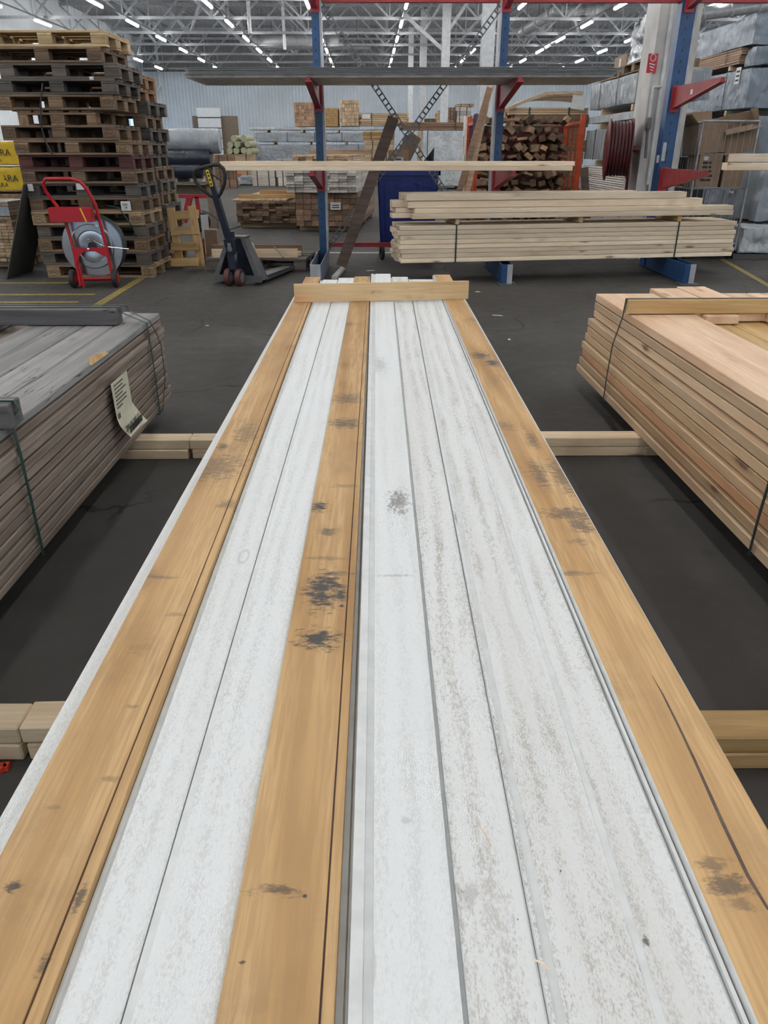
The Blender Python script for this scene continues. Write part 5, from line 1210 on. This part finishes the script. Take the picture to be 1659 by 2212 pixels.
part('flange', MB().lathe([(.05, 0), (hr_ * .95, .0), (hr_ * .95, .015), (.05, .02)], Vector((dx, 0, 0)) + axd * .27, axd, 36), 'maroon', t, True)
for k in range(6):
    part('hose_coil', MB().lathe([(.29 + .022 * math.cos(a), .02 + .042 * k + .021 + .022 * math.sin(a)) for a in [i * math.pi / 5 - math.pi for i in range(11)]], (dx, 0, 0), axd, 32), 'hose', t, True)
part('drum', MB().lathe([(.27, 0), (.27, .27)], (dx, 0, 0), axd, 28), 'hose', t, True)
part('hub_axle', MB().tube([(dx, 0, 0), Vector((dx, 0, 0)) + axd * .39], .04, 12), 'maroon', t, True)
part('hose_tail', MB().tube([Vector((dx, -.25, -.20)) + axd * .22, Vector((dx, -.1, -.5)) + axd * .27, Vector((dx, -.05, -.75)) + axd * .27], .018, 8), 'hose', t, True)

# ================================================================== WRAPPED STACKS BEHIND THE COLUMN
X0 = 3.9; PY0, PY1 = 12.2, 15.7; LY = PY1 - PY0
def sidepack(label, z0, z1, mat, seed, x0=X0, y0=PY0, y1=PY1, w=.86, straps=(.2, .5, .8), feet=True, sheet=None, amp=.03, name='wrapped_pack'):
    f = .09 if feet else 0
    return wrapped(name, label, (y1 - y0, w, z1 - z0 - f), (x0 + w / 2, (y0 + y1) / 2, z0), R(-90), mat, seed, amp, straps, sheet, 10, feet=feet)
def zat(px, py, x): return at(px, py, x=x).z
sidepack('lowest pale wrapped pack behind the hose reel', 0, .62, 'wrap_white', 21)
t = thing('panel_pack', 'stack of white-edged panels behind the hose reel', 'panel pack', (X0, PY0, .62))
for k in range(12): part('panel', MB().box(rnd(-.01, .01), .84, 0, LY - .05, k * .034, k * .034 + .024), 'pale_end', t, color=(1.1, 1.1, 1.1))
sidepack('tall grey wrapped pack above the white-edged panels', 1.03, 1.62, 'wrap', 22)
sidepack('thin pale wrapped pack, third up behind the column', 1.62, 1.84, 'wrap_white', 23, straps=())
sidepack('shiny grey wrapped pack with creases at column height', 1.84, 2.36, 'wrap', 24)
make_pallet((X0 + .42, 14.6, 2.365), R(90), TAN, 'tan euro pallet lying on the shiny wrapped pack behind the column', 'pallets up on the stacks')
make_pallet((X0 + .42, 13.3, 2.365), R(90), TAN, 'tan euro pallet under the foil heap behind the column', 'pallets up on the stacks')
wrapped('foil_heap', 'crinkled silver foil-wrapped heap high beside the column', (1.0, .78, .62), (X0 + .45, 13.35, 2.505), R(-90), 'foil', 31, .16, feet=False, cuts=16)
t = thing('brown_carton', 'brown carton on the high pallet left of the foil heap', 'carton', (X0 + .3, 14.5, 2.505)); part('box', MB().cbox(.3, .7, .2, .005), 'cardboard', t, loc=(0, 0, .1)); part('box_end', MB().box(-.13, .13, -.352, -.348, .03, .18), 'black', t); part('label_sheet', MB().box(-.152, -.149, -.05, .05, .04, .16), 'paper', t)

# ---- stacks at the right edge
X1 = 6.5
sidepack('high grey wrapped pack at the right edge, lumber showing below', 2.93, 3.42, 'wrap_blue', 41, X1, 15.2, 20.0, 1.2, (), False, amp=.06)
t = thing('edge_lumber_pack', 'brown lumber layers under the high wrapped pack, right edge', 'timber pack', (X1, 15.55, 2.60))
for k in range(7): part('board', cbm('board', 4.6, .55, .034, 'brown_end'), None, t, loc=(.28 + rnd(-.01, .01), 2.3 + rnd(-.03, .03), .10 + k * .037), rot=(0, 0, R(90)), color=(1.2, 1.25, 1.3))
for y in (.4, 2.2, 4.2): part('bearer', cbm('bearer', .9, .09, .075, 'far_wood'), None, t, loc=(.45, y, .038))
for y in (.6, 2.4): part('strap', MB().box(-.016, -.013, y - .012, y + .012, .08, .34), 'strap_dark', t)
wrapped('hanging_cover', 'loose grey plastic end hanging over the lumber at the right edge', (1.2, .42, .31), (X1 + .65, 15.28, 2.61), 0, 'wrap_blue', 43, .05, feet=False)
sidepack('large blue-grey wrapped pack with small labels behind the open cartons', 1.86, 2.59, 'wrap_blue', 44, X1, 15.0, 20.0, 1.2, (.35, .8), sheet=(.9, .85))
sidepack('blue-grey wrapped pack low behind the wire cage', .92, 1.84, 'wrap_blue', 45, X1, 14.8, 19.5, 1.2, (.3, .7), sheet=(.93, .3))
sidepack('lowest dark blue wrapped pack behind the wire cage', 0, .90, 'wrap_blue', 46, X1, 14.6, 19.5, 1.2, (.3, .7), sheet=(.95, .75))
# white-wrapped bale low at the right edge
q = at(1590, 560, z=0)
wrapped('wrapped_bale', 'crumpled white-wrapped bale on a low base at the right edge', (1.1, .6, .34), (q.x + .58, q.y + .30, .06), R(-3), 'wrap_white', 51, .09, feet=False, cuts=14)
solo('support_board', MB().box(-.6, .6, 0, .55, 0, .06), 'fibre_grey', 'dark base plate under the white-wrapped bale', 'base', (q.x + .56, q.y + .02, 0))
wrapped('grey_bale', 'grey plastic bale behind the beams at the right edge', (.9, .7, .75), (at(1655, 440, Y=10.9).x + .25, 11.2, .40), R(6), 'wrap', 53, .08, feet=False)
solo('bale_stand', MB().box(-.45, .45, -.3, .35, 0, .40), 'fibre_grey', 'dark low stand under the grey plastic bale', 'stand', (at(1655, 440, Y=10.9).x + .25, 11.2, 0))

# ================================================================== WIRE CAGE WITH CARTONS
GY = 10.15
gx0, gx1 = at(1508, 330, Y=GY).x, at(1628, 330, Y=GY).x
gz = at(1560, 262, Y=GY).z
t = thing('wire_cage', 'grey wire roll cage full of empty cartons', 'roll cage', ((gx0 + gx1) / 2, GY, 0))
gw = (gx1 - gx0) / 2; GD = .62
for x in (-gw, gw):
    for y in (0, GD): part('post', MB().tube([(x, y, .12), (x, y, gz)], .016, 8), 'zinc', t, True)
    part('side_rail', MB().tube([(x, 0, gz - .01), (x, GD, gz - .01)], .013, 8), 'zinc', t, True)
    for k in range(1, 7): part('wire', MB().tube([(x, GD * k / 7, .18), (x, GD * k / 7, gz)], .004, 5), 'zinc', t)
for z in (gz, gz - .36, gz - .74, .2): part('rail', MB().tube([(-gw, 0, z), (gw, 0, z)], .013 if z in (gz, .2) else .005, 8), 'zinc', t, True)
for k in range(1, 9): part('wire', MB().tube([(-gw + 2 * gw * k / 9, 0, .2), (-gw + 2 * gw * k / 9, 0, gz)], .004, 5), 'zinc', t)
part('platform', MB().box(-gw, gw, 0, GD, .15, .18), 'fibre_grey', t)
part('shelf', MB().box(-gw, gw, .02, GD, gz - .76, gz - .745), 'zinc', t)
for x in (-gw * .85, gw * .85):
    for y in (.06, GD - .06): part('caster', MB().lathe([(.02, -.015), (.06, -.015), (.068, 0), (.06, .015), (.02, .015)], (x, y, .068), (1, .2, 0), 16).box(x - .02, x + .02, y - .02, y + .02, .1, .15), 'rubber', t, True)
def open_carton(label, w, d, h, loc, rot, flaps, mat='cardboard', lettering=None):
    t = thing('open_carton', label, 'carton', loc); t.rotation_euler = rot; th = .006
    part('wall', MB().box(-w / 2, w / 2, 0, th, 0, h), mat, t); part('wall', MB().box(-w / 2, w / 2, d - th, d, 0, h), mat, t)
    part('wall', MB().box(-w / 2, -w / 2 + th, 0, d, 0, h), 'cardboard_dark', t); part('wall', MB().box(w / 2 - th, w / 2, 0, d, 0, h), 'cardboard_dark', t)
    part('bottom', MB().box(-w / 2, w / 2, 0, d, 0, th), mat, t)
    for (sd, a_) in flaps:
        if sd == 'f': part('flap', MB().box(-w / 2, w / 2, 0, d * .45, 0, th), mat, t, loc=(0, 0, h), rot=(a_, 0, 0))
        if sd == 'b': part('flap', MB().box(-w / 2, w / 2, -d * .45, 0, 0, th), mat, t, loc=(0, d, h), rot=(-a_, 0, 0))
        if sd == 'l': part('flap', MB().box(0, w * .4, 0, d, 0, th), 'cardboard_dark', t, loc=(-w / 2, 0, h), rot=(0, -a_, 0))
        if sd == 'r': part('flap', MB().box(-w * .4, 0, 0, d, 0, th), mat, t, loc=(w / 2, 0, h), rot=(0, a_, 0))
    if lettering:
        for k in range(5): part('printed_line', MB().box(-w * .35, rnd(.0, .3) * w, -.0015, 0, h * (.72 - k * .13), h * (.79 - k * .13)), 'ink', t)
        part('label_sheet', MB().box(-w * .3, -w * .12, -.002, 0, h * .83, h * .95), 'paper', t)
    return t
cz = gz - .745
open_carton('printed carton standing on the cage shelf', .30, .35, .38, ((gx0 + gx1) / 2 - .13, GY + .10, cz), (0, 0, R(3)), (), lettering=True)
open_carton('plain carton beside the printed one on the cage shelf', .26, .35, .36, ((gx0 + gx1) / 2 + .19, GY + .12, cz), (0, 0, R(-4)), ())
open_carton('big open carton with spread flaps heaped left in the cage', .38, .36, .34, (gx0 + .21, GY + .12, cz + .395), (R(-4), R(-4), R(8)), (('f', R(-40)), ('l', R(130)), ('b', R(100))))
open_carton('big open carton tilted to the right on the cage', .40, .32, .30, (gx0 + .60, GY + .14, cz + .40), (R(2), R(-12), R(-10)), (('r', R(85)), ('b', R(75)), ('f', R(200))))
solo('black_crate', MB().box(-.17, .17, 0, .012, 0, .28).box(-.17, .17, .3, .312, 0, .28).box(-.17, -.158, 0, .312, 0, .28).box(.158, .17, 0, .312, 0, .28).box(-.17, .17, 0, .312, 0, .012), 'black', 'black plastic crate between the upright and the wire cage', 'crate', (at(1492, 350, Y=11.0).x + .02, 11.0, .92))
solo('crate_stand', MB().box(-.2, .2, -.05, .4, 0, .92), 'fibre_grey', 'dark stand under the black plastic crate', 'stand', (at(1492, 350, Y=11.0).x + .02, 11.0, 0))

# ================================================================== SMALL LITTER
def litter(px, py, w, l, mat, label, rz, h=.004, cat='litter', z=0):
    p = at(px, py, z=z); solo('floor_scrap', MB().hexa([(-w, -l, 0), (w, -l * .7, 0), (w * .8, l, 0), (-w * .7, l * .8, 0), (-w * .8, -l * .8, h), (w * .7, -l * .6, h), (w * .6, l * .8, h), (-w * .6, l * .6, h)]), mat, label, cat, (p.x, p.y, z + .0015), (0, 0, rz))
litter(1104, 612, .02, .06, 'pine_yellow', 'small wood chip by the middle rack foot', R(60), .012)
litter(1032, 631, .03, .02, 'pine_yellow', 'tiny wood chip on the floor right of the batten', 0, .006)
litter(800, 585, .06, .02, 'paper', 'pale paper scrap on the floor beyond the batten', R(10))
litter(1075, 682, .01, .05, 'paper', 'thin pale splinter on the floor right of the stack', R(75))
litter(1100, 734, .012, .02, 'paper', 'white fleck on the floor right of the stack', 0)
litter(448, 704, .014, .01, 'paper', 'white fleck on the floor beyond the weathered pack', 0)
for k in range(3): litter(2 + k * 7, 1660 + (k % 2) * 4, .012, .008, 'scrap_red', ('left', 'middle', 'right')[k] + ' red plastic scrap at the left frame edge', k * .8, .012)
for (px, py, l, a, lb) in ((1046, 1808, .016, 20, 'straw-like sliver on the dirty white board'), (1170, 2090, .010, 50, 'small pale sliver near the bottom of the white boards')):
    p = at(px, py, z=ZT); solo('wood_sliver', MB().tube([(0, -l, .002), (.002, 0, .003), (0, l, .002)], .0012, 5), 'beam', lb, 'sliver', (p.x, p.y, ZT + .002), (0, 0, R(a)))
